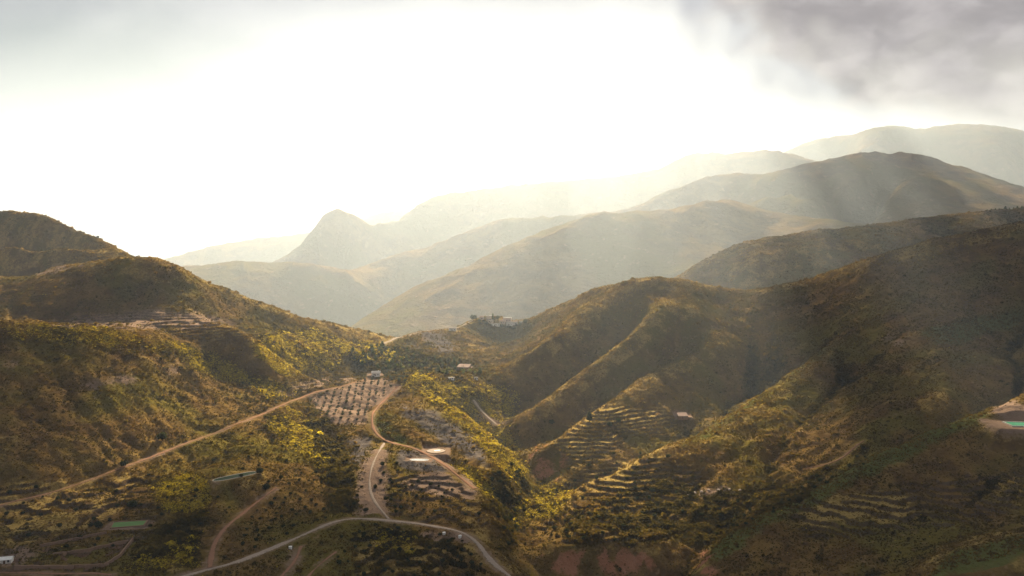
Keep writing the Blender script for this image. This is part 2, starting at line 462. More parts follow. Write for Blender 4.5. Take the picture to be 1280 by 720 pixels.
WOB_U = 7 * fbm(X2 / 14, Y2 / 14, 41, 2).astype(np.float32)
WOB_V = 5 * fbm(X2 / 14, Y2 / 14, 43, 2).astype(np.float32)
def region(poly, dmin=400, dmax=1400, wob=1.6, soft=5):
    """Ground inside a plot whose corners were surveyed on the photo; ragged, soft edge."""
    pu = [p[0] for p in poly]
    pv = [p[1] for p in poly]
    cols = np.where((U_[0] > min(pu) - 12) & (U_[0] < max(pu) + 12))[0]
    rows = np.where((YF > dmin) & (YF < dmax))[0]
    m = np.zeros((NL, NS), np.float32)
    if len(cols) == 0 or len(rows) == 0:
        return m
    sl_ = np.ix_(rows, cols)
    uu = U_[sl_] + wob * WOB_U[sl_]
    vv = V0 - F * Z[sl_] / Y2[sl_] + wob * WOB_V[sl_]
    ins = np.zeros(uu.shape, bool)
    n = len(poly)
    for i in range(n):
        x1, y1 = poly[i]
        x2, y2 = poly[(i + 1) % n]
        if y1 == y2:
            continue
        cr = ((y1 > vv) != (y2 > vv)) & (uu < (x2 - x1) * (vv - y1) / (y2 - y1) + x1)
        ins ^= cr
    sub = ins.astype(np.float32)
    if soft:
        sub = blur(sub, soft, 1)
    m[sl_] = sub
    return m


def union(*ms):
    a = ms[0]
    for b in ms[1:]:
        a = np.maximum(a, b)
    return a


# ------------------------------------------------------------------ terraces: stepped ground
terr = [
    (region([(30, 405), (90, 392), (200, 384), (300, 400), (330, 430), (300, 440), (250, 425), (190, 412), (100, 408)], 780, 1000), 2.6),
    (region([(0, 590), (90, 612), (190, 590), (200, 660), (170, 700), (120, 725), (0, 725)], 410, 640), 3.0),
    (region([(690, 550), (740, 500), (860, 515), (850, 540), (780, 555), (740, 585), (690, 580)], 640, 900), 2.6),
    (region([(650, 640), (720, 590), (800, 570), (880, 585), (870, 640), (830, 680), (700, 685)], 560, 800), 2.8),
    (region([(485, 590), (560, 592), (600, 620), (615, 660), (480, 645)], 560, 720), 2.4),
    (region([(440, 660), (560, 662), (600, 690), (610, 725), (440, 725)], 440, 580), 2.4),
    (region([(980, 625), (1130, 600), (1280, 585), (1280, 640), (1180, 660), (1000, 680)], 440, 620), 2.6),
    (region([(595, 402), (650, 405), (640, 440), (600, 440), (585, 420)], 1050, 1290), 2.5),
    (region([(340, 480), (400, 460), (460, 458), (455, 475), (390, 492)], 780, 1000), 2.2),
]
TERR = np.zeros((NL, NS), np.float32)
qn = 3.0 * fbm(X2 / 80, Y2 / 80, 51, 3)
frag = sstep(fbm(X2 / 30, Y2 / 30, 57, 3), -0.95, -0.25)
for m, hgt in terr:
    m = m * frag
    q = (Z + qn) / hgt
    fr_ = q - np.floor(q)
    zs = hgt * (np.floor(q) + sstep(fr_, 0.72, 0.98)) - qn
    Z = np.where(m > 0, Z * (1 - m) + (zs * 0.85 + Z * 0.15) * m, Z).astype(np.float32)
    TERR = np.maximum(TERR, m * (0.25 + 0.75 * (fr_ > 0.70)))        # step faces, given a darker colour

# ------------------------------------------------------------------ roads: surveyed on the photo, then cut into the ground
ROADS = [
    ('dirt_road', 3.3, [(-40, 642), (0, 632), (60, 617), (100, 605), (150, 586), (200, 567), (250, 548), (300, 529), (335, 514), (362, 503), (373, 496), (386, 492), (410, 487), (436, 481), (452, 476), (461, 470)], 540, 990, 'earth'),
    ('road', 5.0, [(215, 726), (240, 717), (270, 710), (300, 702), (330, 690), (360, 677), (390, 664), (412, 654), (428, 647), (450, 648), (480, 650), (510, 653), (540, 657), (565, 661), (585, 668), (598, 677), (604, 690), (610, 702), (622, 710), (634, 716), (644, 726)], 440, 640, 'gravel'),
    ('farm_track', 3.6, [(497, 483), (490, 492), (475, 503), (465, 513), (463, 525), (464, 537), (469, 546), (480, 552), (500, 556), (522, 562), (542, 571), (556, 583), (575, 596), (594, 611)], 600, 940, 'earth'),
    ('col_road', 4.5, [(479, 430), (490, 426), (500, 420), (507, 416), (530, 414), (550, 412), (566, 411), (580, 407), (592, 400)], 1040, 1300, 'gravel'),
    ('scree_track', 3.0, [(480, 554), (470, 570), (462, 590), (460, 610), (465, 625), (478, 640), (486, 649)], 560, 760, 'gravel'),
    ('side_track', 3.4, [(262, 710), (264, 690), (270, 672), (285, 655), (305, 640), (325, 625), (345, 610)], 470, 690, 'earth'),
    ('terrace_track', 2.6, [(-30, 717), (0, 716), (50, 717), (100, 717), (140, 719)], 420, 480, 'earth'),
    ('valley_track', 3.2, [(592, 500), (598, 508), (602, 518), (612, 524), (620, 530)], 780, 930, 'gravel'),
    ('lower_track', 2.8, [(376, 683), (372, 698), (366, 712), (350, 722)], 440, 560, 'earth'),
    ('bend_track', 2.8, [(420, 690), (404, 700), (392, 710), (384, 722)], 440, 560, 'earth'),
    ('contour_path', 1.1, [(1080, 551), (1068, 553), (1064, 566), (1050, 576), (1030, 582), (1008, 586)], 600, 780, 'earth'),
]
ROADM = np.zeros((NL, NS), np.float32)
road_paths = []
for name, width, px, d0, d1, surf in ROADS:
    P = []
    for (u1, v1), (u2, v2) in zip(px, px[1:]):
        n = max(2, int(math.hypot(u2 - u1, v2 - v1) / 4))
        for k in range(n):
            P.append(hit(u1 + (u2 - u1) * k / n, v1 + (v2 - v1) * k / n, d0, d1))
    P.append(hit(*px[-1], d0, d1))
    P = np.array([tuple(p) for p in P])
    def smooth(P, n):
        for _ in range(n):
            Q = P.copy()
            Q[1:-1] = (P[:-2] + 2 * P[1:-1] + P[2:]) / 4
            P = Q
        return P
    P = smooth(P, 14)
    # resample evenly
    dd = np.concatenate([[0], np.cumsum(np.hypot(np.diff(P[:, 0]), np.diff(P[:, 1])))])
    n = max(8, int(dd[-1] / 2.5))
    P = np.stack([np.interp(np.linspace(0, dd[-1], n), dd, P[:, i]) for i in range(3)], 1)
    P = smooth(P, 10)
    P[:, 2] = smooth(np.stack([bil(Z, P[:, 0], P[:, 1])] * 3, 1), 25)[:, 2]
    road_paths.append((name, width, P, surf))

    lo, hi = P[:, :2].min(0) - 14, P[:, :2].max(0) + 14
    rows = np.where((YF > lo[1]) & (YF < hi[1]))[0]
    RD, RZ = np.full((NL, NS), 1e6, np.float32), np.zeros((NL, NS), np.float32)
    for i in range(len(P) - 1):
        a, b = P[i], P[i + 1]
        y0, y1 = min(a[1], b[1]) - 10, max(a[1], b[1]) + 10
        s0, s1 = min(a[0], b[0]) - 10, max(a[0], b[0]) + 10
        rr = slice(np.searchsorted(YF, y0), np.searchsorted(YF, y1))
        cc = slice(np.searchsorted(SS, s0 / (y0 if s0 < 0 else y1)), np.searchsorted(SS, s1 / (y1 if s1 < 0 else y0)))
        xs, ys = X2[rr, cc], Y2[rr, cc]
        if xs.size == 0:
            continue
        ab = b[:2] - a[:2]
        t = np.clip(((xs - a[0]) * ab[0] + (ys - a[1]) * ab[1]) / (ab @ ab + 1e-9), 0, 1)
        dist = np.hypot(xs - a[0] - t * ab[0], ys - a[1] - t * ab[1])
        zr = a[2] + t * (b[2] - a[2])
        near_ = dist < RD[rr, cc]
        RD[rr, cc] = np.where(near_, dist, RD[rr, cc])
        RZ[rr, cc] = np.where(near_, zr, RZ[rr, cc])
    wgt = (1 - sstep(RD, width * 0.5 + 0.8, width * 0.5 + 4.5)).astype(np.float32)
    Z = Z * (1 - wgt) + RZ * wgt
    ROADM = np.maximum(ROADM, wgt)

# ------------------------------------------------------------------ level pads under the reservoirs, houses and yards
PADS = {}
def pad(name, u, v, rx, ry, rot=0.0, d0=400, d1=1400, lift=0.0, fall=5.0):
    c = hit(u, v, d0, d1)
    ca, sa_ = math.cos(rot), math.sin(rot)
    dx, dy = X2 - c.x, Y2 - c.y
    lx, ly = np.abs(dx * ca + dy * sa_) - rx, np.abs(-dx * sa_ + dy * ca) - ry
    dist = np.hypot(np.maximum(lx, 0), np.maximum(ly, 0))
    wgt = 1 - sstep(dist, 0.0, fall)
    global Z
    Z = (Z * (1 - wgt) + (c.z + lift) * wgt).astype(np.float32)
    PADS[name] = (Vector((c.x, c.y, c.z + lift)), rot)
    return wgt.astype(np.float32)


pm_green = pad('green', 160, 657, 13.0, 7.0, R(6), 480, 600, 0.5, 4)
pm_long = pad('long', 294, 596, 18, 5.5, R(42), 560, 700, 0.3, 3)
pm_right = pad('right', 1284, 532, 24, 12, R(-8), 560, 690, 0.0, 10)
pm_pond = pad('pond', 524, 574, 11.0, 5.5, R(-4), 640, 740, -0.6, 3)
pm_round = pad('round', 545, 564, 11.5, 11.5, 0, 660, 760, 0.3, 4)
pm_farm = pad('farm', 470, 468, 9, 6, R(10), 880, 1000, 0.2, 4)
pm_white = pad('white', 9, 700, 5, 5, 0, 420, 500, 0.0, 3)
pm_shed = pad('shed', 580, 459, 9, 6, R(-10), 900, 1100, 0.2, 4)
pm_ruin = pad('ruin', 853, 520, 8, 6, R(5), 740, 900, 0.2, 4)

# ------------------------------------------------------------------ what grows and lies where
soil = union(
    region([(385, 498), (402, 490), (455, 474), (470, 470), (502, 483), (485, 500), (462, 515), (456, 532), (420, 532), (395, 514)], 740, 980),
    0.9 * region([(50, 404), (120, 392), (210, 386), (290, 398), (296, 405), (240, 411), (150, 410), (90, 410)], 780, 1000),
    0.8 * region([(10, 338), (40, 333), (105, 331), (95, 341), (40, 346)], 980, 1100),
    0.9 * region([(92, 482), (150, 466), (175, 468), (170, 478), (115, 486)], 600, 800),
    0.7 * region([(205, 458), (232, 452), (228, 468), (205, 470)], 700, 900),
    0.8 * region([(0, 572), (18, 570), (15, 578), (0, 580)], 560, 680),
    0.8 * region([(345, 488), (370, 478), (440, 470), (450, 474), (395, 488), (352, 500)], 800, 960),
    1.0 * region([(1236, 508), (1255, 500), (1300, 503), (1300, 566), (1280, 554), (1252, 532)], 560, 720),
    0.95 * region([(446, 590), (468, 558), (490, 560), (486, 600), (492, 645), (440, 645)], 580, 720),
    0.9 * region([(495, 600), (540, 585), (600, 615), (590, 625), (520, 615)], 580, 720),
    0.8 * region([(523, 667), (560, 660), (600, 672), (602, 680), (540, 680), (520, 676)], 500, 600),
    0.9 * region([(535, 556), (556, 556), (562, 566), (572, 585), (600, 612), (588, 612), (555, 580), (536, 570)], 620, 760),
    0.8 * region([(0, 690), (30, 680), (50, 690), (20, 712), (0, 715)], 420, 520),
    0.8 * region([(250, 700), (262, 690), (274, 696), (268, 712), (240, 722)], 450, 530),
    0.8 * region([(865, 612), (885, 608), (935, 612), (930, 618), (880, 624), (866, 622)], 560, 760),
    0.6 * region([(1112, 512), (1130, 510), (1128, 522), (1112, 524)], 640, 800),
    0.6 * region([(1085, 415), (1120, 420), (1150, 428), (1120, 436), (1090, 424)], 780, 960),
    0.7 * region([(587, 520), (600, 512), (640, 528), (640, 545), (622, 540)], 780, 930),
    0.7 * region([(362, 680), (380, 684), (376, 710), (360, 722), (352, 720)], 440, 560),
    0.6 * region([(0, 450), (22, 448), (20, 462), (0, 464)], 640, 800),
)
grey = union(
    region([(522, 417), (556, 414), (568, 430), (572, 446), (556, 445), (532, 430)], 1040, 1260),
    region([(492, 562), (520, 560), (545, 572), (565, 590), (535, 592), (500, 586)], 640, 740),
    0.9 * region([(386, 492), (440, 480), (438, 486), (392, 505)], 780, 900),
    0.8 * region([(498, 505), (540, 512), (600, 552), (615, 590), (570, 562), (505, 522)], 650, 830),
    0.8 * region([(440, 545), (466, 545), (466, 560), (444, 590), (430, 570)], 620, 780),
    0.7 * region([(500, 432), (520, 425), (535, 440), (520, 448), (502, 440)], 1000, 1150),
)
redrock = union(
    region([(676, 694), (720, 686), (770, 685), (812, 692), (818, 716), (690, 718)], 530, 640, 1.6),
    0.9 * region([(870, 690), (885, 676), (892, 700), (915, 722), (868, 722)], 480, 600, 1.6),
    0.7 * region([(660, 560), (690, 552), (720, 575), (700, 600), (660, 600)], 700, 840, 1.6),
    0.7 * region([(0, 692), (150, 668), (160, 690), (60, 712), (0, 716)], 430, 530, 1.6) * TERR,
)
broom = union(
    region([(325, 420), (395, 412), (430, 428), (440, 440), (412, 460), (352, 470), (318, 452)], 860, 1080),
    0.8 * region([(200, 420), (260, 440), (330, 475), (372, 490), (350, 500), (290, 480), (230, 452)], 760, 900),
    region([(510, 468), (560, 474), (645, 488), (610, 500), (640, 545), (660, 590), (640, 600), (600, 560), (560, 515), (505, 482)], 680, 960),
    0.75 * region([(560, 470), (650, 490), (640, 530), (600, 520), (570, 500)], 760, 960),
    0.8 * region([(425, 428), (470, 425), (520, 450), (470, 455), (430, 450)], 940, 1100),
    0.9 * region([(188, 604), (232, 588), (268, 606), (254, 640), (205, 642)], 520, 660),
    0.7 * region([(180, 690), (250, 665), (240, 705), (160, 715)], 440, 560),
    0.8 * region([(560, 570), (600, 592), (625, 622), (605, 622), (575, 592)], 600, 720),
    0.7 * region([(360, 505), (395, 530), (410, 590), (360, 560), (330, 530)], 600, 860),
    0.6 * region([(470, 660), (520, 672), (515, 695), (470, 690)], 500, 590),
    0.6 * region([(680, 600), (720, 615), (700, 640), (640, 660), (640, 640)], 580, 760),
    0.5 * region([(0, 405), (120, 404), (250, 440), (180, 440), (60, 425), (0, 424)], 700, 850),
)
gold = union(
    region([(395, 404), (440, 408), (505, 426), (478, 434), (440, 424)], 1030, 1180),
    region([(700, 540), (745, 502), (850, 515), (835, 530), (780, 545), (735, 572), (700, 575)], 680, 900) * (0.4 + 0.6 * (TERR < 0.5)),
    0.8 * region([(700, 600), (780, 575), (830, 590), (800, 640), (700, 640)], 600, 760) * (0.3 + 0.7 * (TERR < 0.5)),
    0.8 * region([(1000, 640), (1050, 615), (1140, 620), (1150, 645), (1080, 662), (1000, 660)], 480, 600) * (0.3 + 0.7 * (TERR < 0.5)),
    0.7 * region([(440, 668), (560, 672), (560, 715), (440, 720)], 440, 580) * (0.3 + 0.7 * (TERR < 0.5)),
    0.7 * region([(0, 600), (190, 590), (150, 640), (60, 680), (0, 680)], 450, 640) * (0.3 + 0.7 * (TERR < 0.5)),
    0.7 * region([(0, 398), (90, 398), (60, 412), (0, 412)], 760, 900),
    0.6 * region([(575, 425), (600, 420), (612, 440), (600, 452), (585, 445)], 1040, 1250),
)
lush = union(
    0.9 * region([(468, 512), (482, 528), (522, 556), (498, 556), (478, 548), (466, 530)], 720, 860),
    region([(1150, 412), (1280, 385), (1280, 402), (1200, 430), (1165, 432)], 780, 960),
    0.8 * region([(880, 690), (950, 640), (1060, 585), (1150, 540), (1240, 505), (1240, 520), (1100, 590), (960, 660), (890, 710)], 480, 680),
    0.8 * region([(1150, 722), (1200, 688), (1290, 664), (1290, 690), (1200, 722)], 400, 450),
    0.6 * region([(840, 560), (905, 518), (1000, 455), (1035, 425), (1030, 445), (950, 505), (870, 560)], 680, 960),
    0.7 * region([(450, 445), (560, 440), (640, 470), (600, 475), (480, 465)], 900, 1080),
)
thick = union(
    sstep(GUL, 3.0, 8.0) * NEAR,
    0.9 * region([(388, 505), (420, 530), (440, 560), (445, 640), (415, 645), (400, 580), (380, 520)], 560, 830),
    region([(440, 440), (500, 432), (600, 462), (590, 472), (480, 468), (440, 455)], 900, 1100),
    0.9 * region([(605, 600), (640, 585), (660, 600), (650, 660), (630, 690), (610, 640)], 540, 760),
    0.75 * region([(420, 655), (500, 660), (600, 690), (600, 722), (400, 722)], 440, 580) * (TERR > 0.6),
    0.7 * region([(700, 640), (830, 600), (880, 620), (860, 680), (720, 685)], 540, 740),
    0.8 * region([(860, 620), (1000, 600), (1090, 560), (1090, 545), (1000, 625), (880, 680), (850, 680)], 560, 700),
    0.8 * region([(230, 640), (262, 640), (250, 690), (170, 705), (175, 680)], 450, 580),
)
brk = sstep(fbm(X2 / 24, Y2 / 24, 61, 3), -0.38, 0.12)
brk2 = sstep(fbm(X2 / 16, Y2 / 16, 65, 3), -0.30, 0.15)
thick = np.maximum(sstep(GUL, 3.0, 8.0) * NEAR * (0.35 + 0.65 * brk2), thick * (0.10 + 0.90 * brk2))
broom = np.clip(broom * 1.35, 0, 1) * (0.4 + 0.6 * brk)
redrock = redrock * (0.1 + 0.9 * brk2)
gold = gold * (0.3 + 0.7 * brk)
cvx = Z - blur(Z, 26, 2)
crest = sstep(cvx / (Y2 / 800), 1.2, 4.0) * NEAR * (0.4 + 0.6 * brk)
gold = np.maximum(gold, 0.55 * crest)  # sunlit look of convex crests put into the ground colour
open_ = union(pm_green, pm_long, pm_right, pm_pond, pm_round, pm_farm, pm_white, pm_shed, pm_ruin)
soil = np.clip(np.maximum(soil, np.maximum(np.maximum(open_ - 0.5 * pm_long, 0) * 0.9, ROADM * 0.45)), 0, 1)
thick = thick * (1 - open_) * (1 - ROADM)
broom = broom * (1 - open_) * (1 - ROADM)

# ------------------------------------------------------------------ ground sheet
slopeL = np.gradient(Z, axis=0) / np.gradient(np.broadcast_to(YY, Z.shape), axis=0)


def grid_mesh(name, r0, r1):
    n = r1 - r0
    V = np.stack([X2[r0:r1], Y2[r0:r1], Z[r0:r1]], -1).reshape(-1, 3)
    k = np.arange(n * NS).reshape(n, NS)
    q = np.stack([k[:-1, :-1], k[:-1, 1:], k[1:, 1:], k[1:, :-1]], -1).reshape(-1, 4)
    me = mesh_np(name, V, q)
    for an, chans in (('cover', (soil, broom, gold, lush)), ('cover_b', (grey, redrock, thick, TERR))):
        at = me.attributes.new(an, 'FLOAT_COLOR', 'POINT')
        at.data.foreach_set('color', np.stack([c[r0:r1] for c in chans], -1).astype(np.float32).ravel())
    me.polygons.foreach_set('use_smooth', np.ones(len(q), bool))
    return me


def new_mat(name):
    m = bpy.data.materials.new(name)
    m.use_nodes = True
    return m, Nodes(m.node_tree)


def finish(N, col, rough=0.9, spec=0.2, bump=None, trans=0.0, metallic=0.0):
    b = N.n('ShaderNodeBsdfPrincipled')
    N.put(b.inputs['Base Color'], col)
    N.put(b.inputs['Roughness'], rough)
    b.inputs['Specular IOR Level'].default_value = spec
    b.inputs['Metallic'].default_value = metallic
    if bump is not None:
        bp = N.n('ShaderNodeBump')
        bp.inputs['Strength'].default_value = bump[1]
        bp.inputs['Distance'].default_value = bump[2]
        N.put(bp.inputs['Height'], bump[0])
        N.put(b.inputs['Normal'], bp.outputs[0])
    out = N.n('ShaderNodeOutputMaterial')
    sh = b.outputs[0]
    if trans:
        tr = N.n('ShaderNodeBsdfTranslucent')
        N.put(tr.inputs[0], col)
        mx = N.n('ShaderNodeMixShader')
        mx.inputs[0].default_value = trans
        N.put(mx.inputs[1], sh)
        N.put(mx.inputs[2], tr.outputs[0])
        sh = mx.outputs[0]
    N.put(out.inputs[0], sh)


def plain(name, col, rough=0.85, var=0.25, scale=1.5, spec=0.03, bump=0.0, trans=0.0):
    """Procedural material: a colour with mottled variation."""
    m, N = new_mat(name)
    t = N.n('ShaderNodeTexCoord')
    nz_ = N.noise(t.outputs['Object'], scale, 5.0, 0.6)
    c = N.mix(nz_, tuple(x * (1 - var) for x in col), tuple(min(1, x * (1 + var)) for x in col))
    finish(N, c, rough, spec, (nz_, bump, 0.1) if bump else None, trans)
    return m


def ground_material(name, far):
    m, N = new_mat(name)
    g = N.n('ShaderNodeNewGeometry')
    P = g.outputs['Position']
    k = 0.25 if far else 1.0
    n1 = N.noise(P, 0.011 * k, 5.0, 0.6, 0.6)
    n2 = N.noise(P, 0.06 * k, 5.0, 0.65, 0.4)
    n3 = N.noise(P, 0.45 * k, 4.0, 0.7)
    n4 = N.noise(P, 0.16 * k, 3.0, 0.6)
    c = N.mix(N.step(n2, 0.35, 0.65), (0.090, 0.051, 0.018), (0.162, 0.098, 0.028))      # dry scrub and earth
    c = N.mix(N.step(n1, 0.42, 0.62), c, N.mix(n3, (0.078, 0.061, 0.013), (0.142, 0.106, 0.018)))
    c = N.mix(N.math('MULTIPLY', N.step(n4, 0.60, 0.72), 0.7), c, (0.22, 0.14, 0.070))   # bare patches
    if not far:
        a = N.n('ShaderNodeAttribute', attribute_name='cover')
        b = N.n('ShaderNodeAttribute', attribute_name='cover_b')
        sa_, sb = N.n('ShaderNodeSeparateColor'), N.n('ShaderNodeSeparateColor')
        N.put(sa_.inputs[0], a.outputs['Color'])
        N.put(sb.inputs[0], b.outputs['Color'])
        jag = N.math('ADD', N.math('MULTIPLY', N.math('SUBTRACT', n3, 0.5), 1.3), N.math('MULTIPLY', N.math('SUBTRACT', n2, 0.5), 1.5))
        def m_(x):
            return N.step(N.math('ADD', x, N.math('MULTIPLY', jag, N.step(x, 0.02, 0.3))), 0.25, 0.85)
        c = N.mix(m_(sa_.outputs[2]), c, N.mix(n3, (0.17, 0.115, 0.032), (0.34, 0.235, 0.075)))     # dry golden grass, also the painted sunlit crest tone
        c = N.mix(m_(a.outputs['Alpha']), c, N.mix(n3, (0.06, 0.068, 0.018), (0.12, 0.115, 0.03)))   # green grass
        c = N.mix(N.math('MULTIPLY', m_(sa_.outputs[1]), 0.8), c, N.mix(n3, (0.19, 0.145, 0.018), (0.42, 0.31, 0.032)))
        c = N.mix(m_(sb.outputs[0]), c, N.mix(n4, (0.075, 0.060, 0.050), (0.150, 0.122, 0.102)))        # grey marl
        c = N.mix(m_(sa_.outputs[0]), c, N.mix(n2, (0.13, 0.085, 0.056), (0.26, 0.175, 0.12)))        # pink-brown soil
        c = N.mix(m_(sb.outputs[1]), c, N.mix(n4, (0.19, 0.080, 0.042), (0.34, 0.165, 0.090)))         # red-brown rock
        c = N.mix(N.math('MULTIPLY', m_(sb.outputs[2]), 0.8), c, (0.055, 0.050, 0.018))
        c = N.mix(N.math('MULTIPLY', N.step(b.outputs['Alpha'], 0.5, 0.8), 0.75), c, N.mix(n3, (0.055, 0.038, 0.024), (0.115, 0.078, 0.050)))   # darker terrace step faces
    finish(N, c, 1.0, 0.0, (N.math('ADD', n3, N.math('MULTIPLY', n4, 1.5)), 0.9, 0.9 if not far else 6.0))
    return m


M_NEAR = ground_material('hillside_ground', False)
M_FAR = ground_material('mountain_ground', True)
rs = int(np.searchsorted(YF, 1750))
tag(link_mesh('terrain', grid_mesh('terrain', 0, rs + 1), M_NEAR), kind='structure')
tag(link_mesh('mountains', grid_mesh('mountains', rs, NL), M_FAR), kind='structure')

# ------------------------------------------------------------------ haze
def box_mesh(name, lo, hi):
    x0, y0, z0 = lo
    x1, y1, z1 = hi
    v = [(x0, y0, z0), (x1, y0, z0), (x1, y1, z0), (x0, y1, z0), (x0, y0, z1), (x1, y0, z1), (x1, y1, z1), (x0, y1, z1)]
    f = [(0, 3, 2, 1), (4, 5, 6, 7), (0, 1, 5, 4), (1, 2, 6, 5), (2, 3, 7, 6), (3, 0, 4, 7)]
    me = bpy.data.meshes.new(name)
    me.from_pydata(v, [], f)
    return me


if HAZE_DENSITY > 0:
    hm = bpy.data.materials.new('haze_air')
    hm.use_nodes = True
    N = Nodes(hm.node_tree)
    pv = N.n('ShaderNodeVolumePrincipled')
    pv.inputs['Color'].default_value = (0.78, 0.89, 1.0, 1)
    pv.inputs['Density'].default_value = HAZE_DENSITY
    pv.inputs['Anisotropy'].default_value = 0.5
    ho = N.n('ShaderNodeOutputMaterial')
    N.put(ho.inputs['Volume'], pv.outputs[0])
    hz_o = link_mesh('haze', box_mesh('haze', (-6200, -250, float(Z.min()) - 2.0), (6200, 5400, float(max(Z.max(), 0)) + 25)), hm)
    tag(hz_o, kind='stuff')

# ------------------------------------------------------------------ unseen cloud bank added above the frame, shaped to shade near slopes and air
CZ = 2200.0
gx, gy = np.arange(-1500, 2700.1, 15.0), np.arange(-800, 2700.1, 15.0)
CX, CY = np.meshgrid(gx, gy)
lim = 725 - 15 * sstep(-CX, 370, 560)
th_c = (lim - CY) / 130 + 0.75 * fbm(CX / 150, CY / 150, 301, 4, 0.55) - 0.2
side = np.minimum((CX - 190 - 0.30 * np.clip(CY - 700, 0, None)) / (150 + 270 * sstep(CY, 850, 1100)), (2480 - CY) / 150)
side = np.minimum(side, 0.8 + 3 * (1 - sstep(CY, 850, 1100))) - 0.80 + 1.5 * fbm(CX / 95 - CY / 900, CY / 1100, 311, 2) + 0.35 * fbm(CX / 60, CY / 60, 313, 2)
th_c = np.maximum(th_c, side)
streak = fbm(CX / 62 + 3.1, CY / 900, 331, 3) + 0.25 * fbm(CX / 60, CY / 60, 335, 2)  # streaks added to throw shafts of light
th_c = np.maximum(th_c, 1.8 * (streak - 0.29) * sstep(CX, 20, 120) * sstep(CY, 1180, 1260) * (1 - sstep(CY, 1430, 1520)))
th_c = np.minimum(np.minimum(th_c, (1480 + CX) / 150), (CY + 780) / 150)
th_c = np.minimum(th_c, np.minimum((2680 - CX) / 150, (2680 - CY) / 150))
holes = sstep(fbm(CX / 75, CY / 75, 305, 3), 0.22, 0.42) * sstep(CY, 250, 600) * (1 - sstep(CX, 150, 300))
th_c = np.clip(np.minimum(th_c, 1.2) - 1.6 * holes - 3.0 * np.exp(-((CX - 412) ** 2 + (CY - 612) ** 2) / 75.0 ** 2), 0, None)  # gap punched to let sun onto the right platform
k_ = (CZ + 150) / SUN_DIR.z
ox, oy = SUN_DIR.x * k_, SUN_DIR.y * k_
lump = 1 + 0.6 * fbm(CX / 90, CY / 90, 309, 3)
top = CZ + np.sqrt(th_c) * 110 * lump
bot = CZ - np.sqrt(th_c) * 30 * lump
hh, ww = CX.shape
kk = np.arange(hh * ww).reshape(hh, ww)
keep = np.maximum.reduce([th_c[:-1, :-1], th_c[1:, :-1], th_c[:-1, 1:], th_c[1:, 1:]]) > 0
qt = np.stack([kk[:-1, :-1], kk[:-1, 1:], kk[1:, 1:], kk[1:, :-1]], -1)[keep]
vt = np.stack([CX + ox, CY + oy, top], -1).reshape(-1, 3)
vb = np.stack([CX + ox, CY + oy, bot - 0.5], -1).reshape(-1, 3)
cme = mesh_np('shade_clouds', np.concatenate([vt, vb]), np.concatenate([qt, qt[:, ::-1] + hh * ww]))
tag(link_mesh('shade_clouds', cme, plain('shade_cloud', (0.80, 0.79, 0.78), 1.0, 0.06, 0.01, 0.0, trans=0.3), smooth=True), kind='stuff')

print('GRID', NS, NL, 'ctrl', nC, 'Zmin', Z.min(), 'Zmax', Z.max())

# ------------------------------------------------------------------ scrub: hundreds of thousands of low bushes over every slope
def leaf_cloud(rng, n, blobs, leaf, flat=0.0):
    """n leaf clumps (small quads) spread through a few ellipsoids (cx, cy, cz, rx, ry, rz)."""
    V, Q = [], []
    wts = np.array([b[3] * b[4] * b[5] for b in blobs]) ** 0.8
    wts /= wts.sum()
    for i in range(n):
        b = blobs[rng.choice(len(blobs), p=wts)]
        p = rng.normal(size=3)
        p /= np.linalg.norm(p)
        r = rng.uniform(0.45, 1.08) ** 0.6
        c = np.array(b[:3]) + p * r * np.array(b[3:])
        nrm = p * 0.7 + rng.normal(size=3) * 0.6
        nrm[2] += flat
        nrm /= np.linalg.norm(nrm)
        a = np.cross(nrm, rng.normal(size=3))
        a /= np.linalg.norm(a)
        e = np.cross(nrm, a)
        sz = leaf * rng.uniform(0.6, 1.3)
        k = len(V)
        V += [c - a * sz - e * sz * .6, c + a * sz * .8 - e * sz * .8, c + a * sz + e * sz * .7, c - a * sz * .7 + e * sz]
        Q.append((k, k + 1, k + 2, k + 3))
    return np.array(V), np.array(Q)


def scrub_material():
    m, N = new_mat('scrub_leaves')
    ti = N.n('ShaderNodeAttribute', attribute_name='tint', attribute_type='INSTANCER').outputs['Fac']
    fl = N.n('ShaderNodeAttribute', attribute_name='flower', attribute_type='INSTANCER').outputs['Fac']
    rp = N.n('ShaderNodeValToRGB')
    N.put(rp.inputs[0], ti)
    e = rp.color_ramp.elements
    e[0].position, e[0].color = 0.0, (0.0331, 0.0270, 0.0056, 1)
    e[1].position, e[1].color = 1.0, (0.3307, 0.2093, 0.0781, 1)
    for pos, c in ((0.25, (0.0661, 0.0498, 0.0095, 1)), (0.45, (0.1158, 0.0828, 0.0134, 1)), (0.66, (0.1709, 0.1036, 0.0190, 1)), (0.9, (0.2756, 0.1694, 0.0307, 1))):
        x = e.new(pos)
        x.color = c
    c = N.mix(fl, rp.outputs[0], (0.58, 0.44, 0.03))
    finish(N, c, 1.0, 0.0, None, 0.55)
    return m


M_SCRUB = scrub_material()
src = bpy.data.collections.new('scrub_sources')
rng = np.random.default_rng(3)
for i in range(4):
    V, Q = leaf_cloud(rng, 26, [(0, 0, .42, .8, .8, .5), (rng.uniform(-.4, .4), rng.uniform(-.4, .4), .5, .55, .5, .42)], 0.30)
    me = mesh_np('scrub_bush', V, Q)
    me.materials.append(M_SCRUB)
    src.objects.link(bpy.data.objects.new('scrub_bush', me))

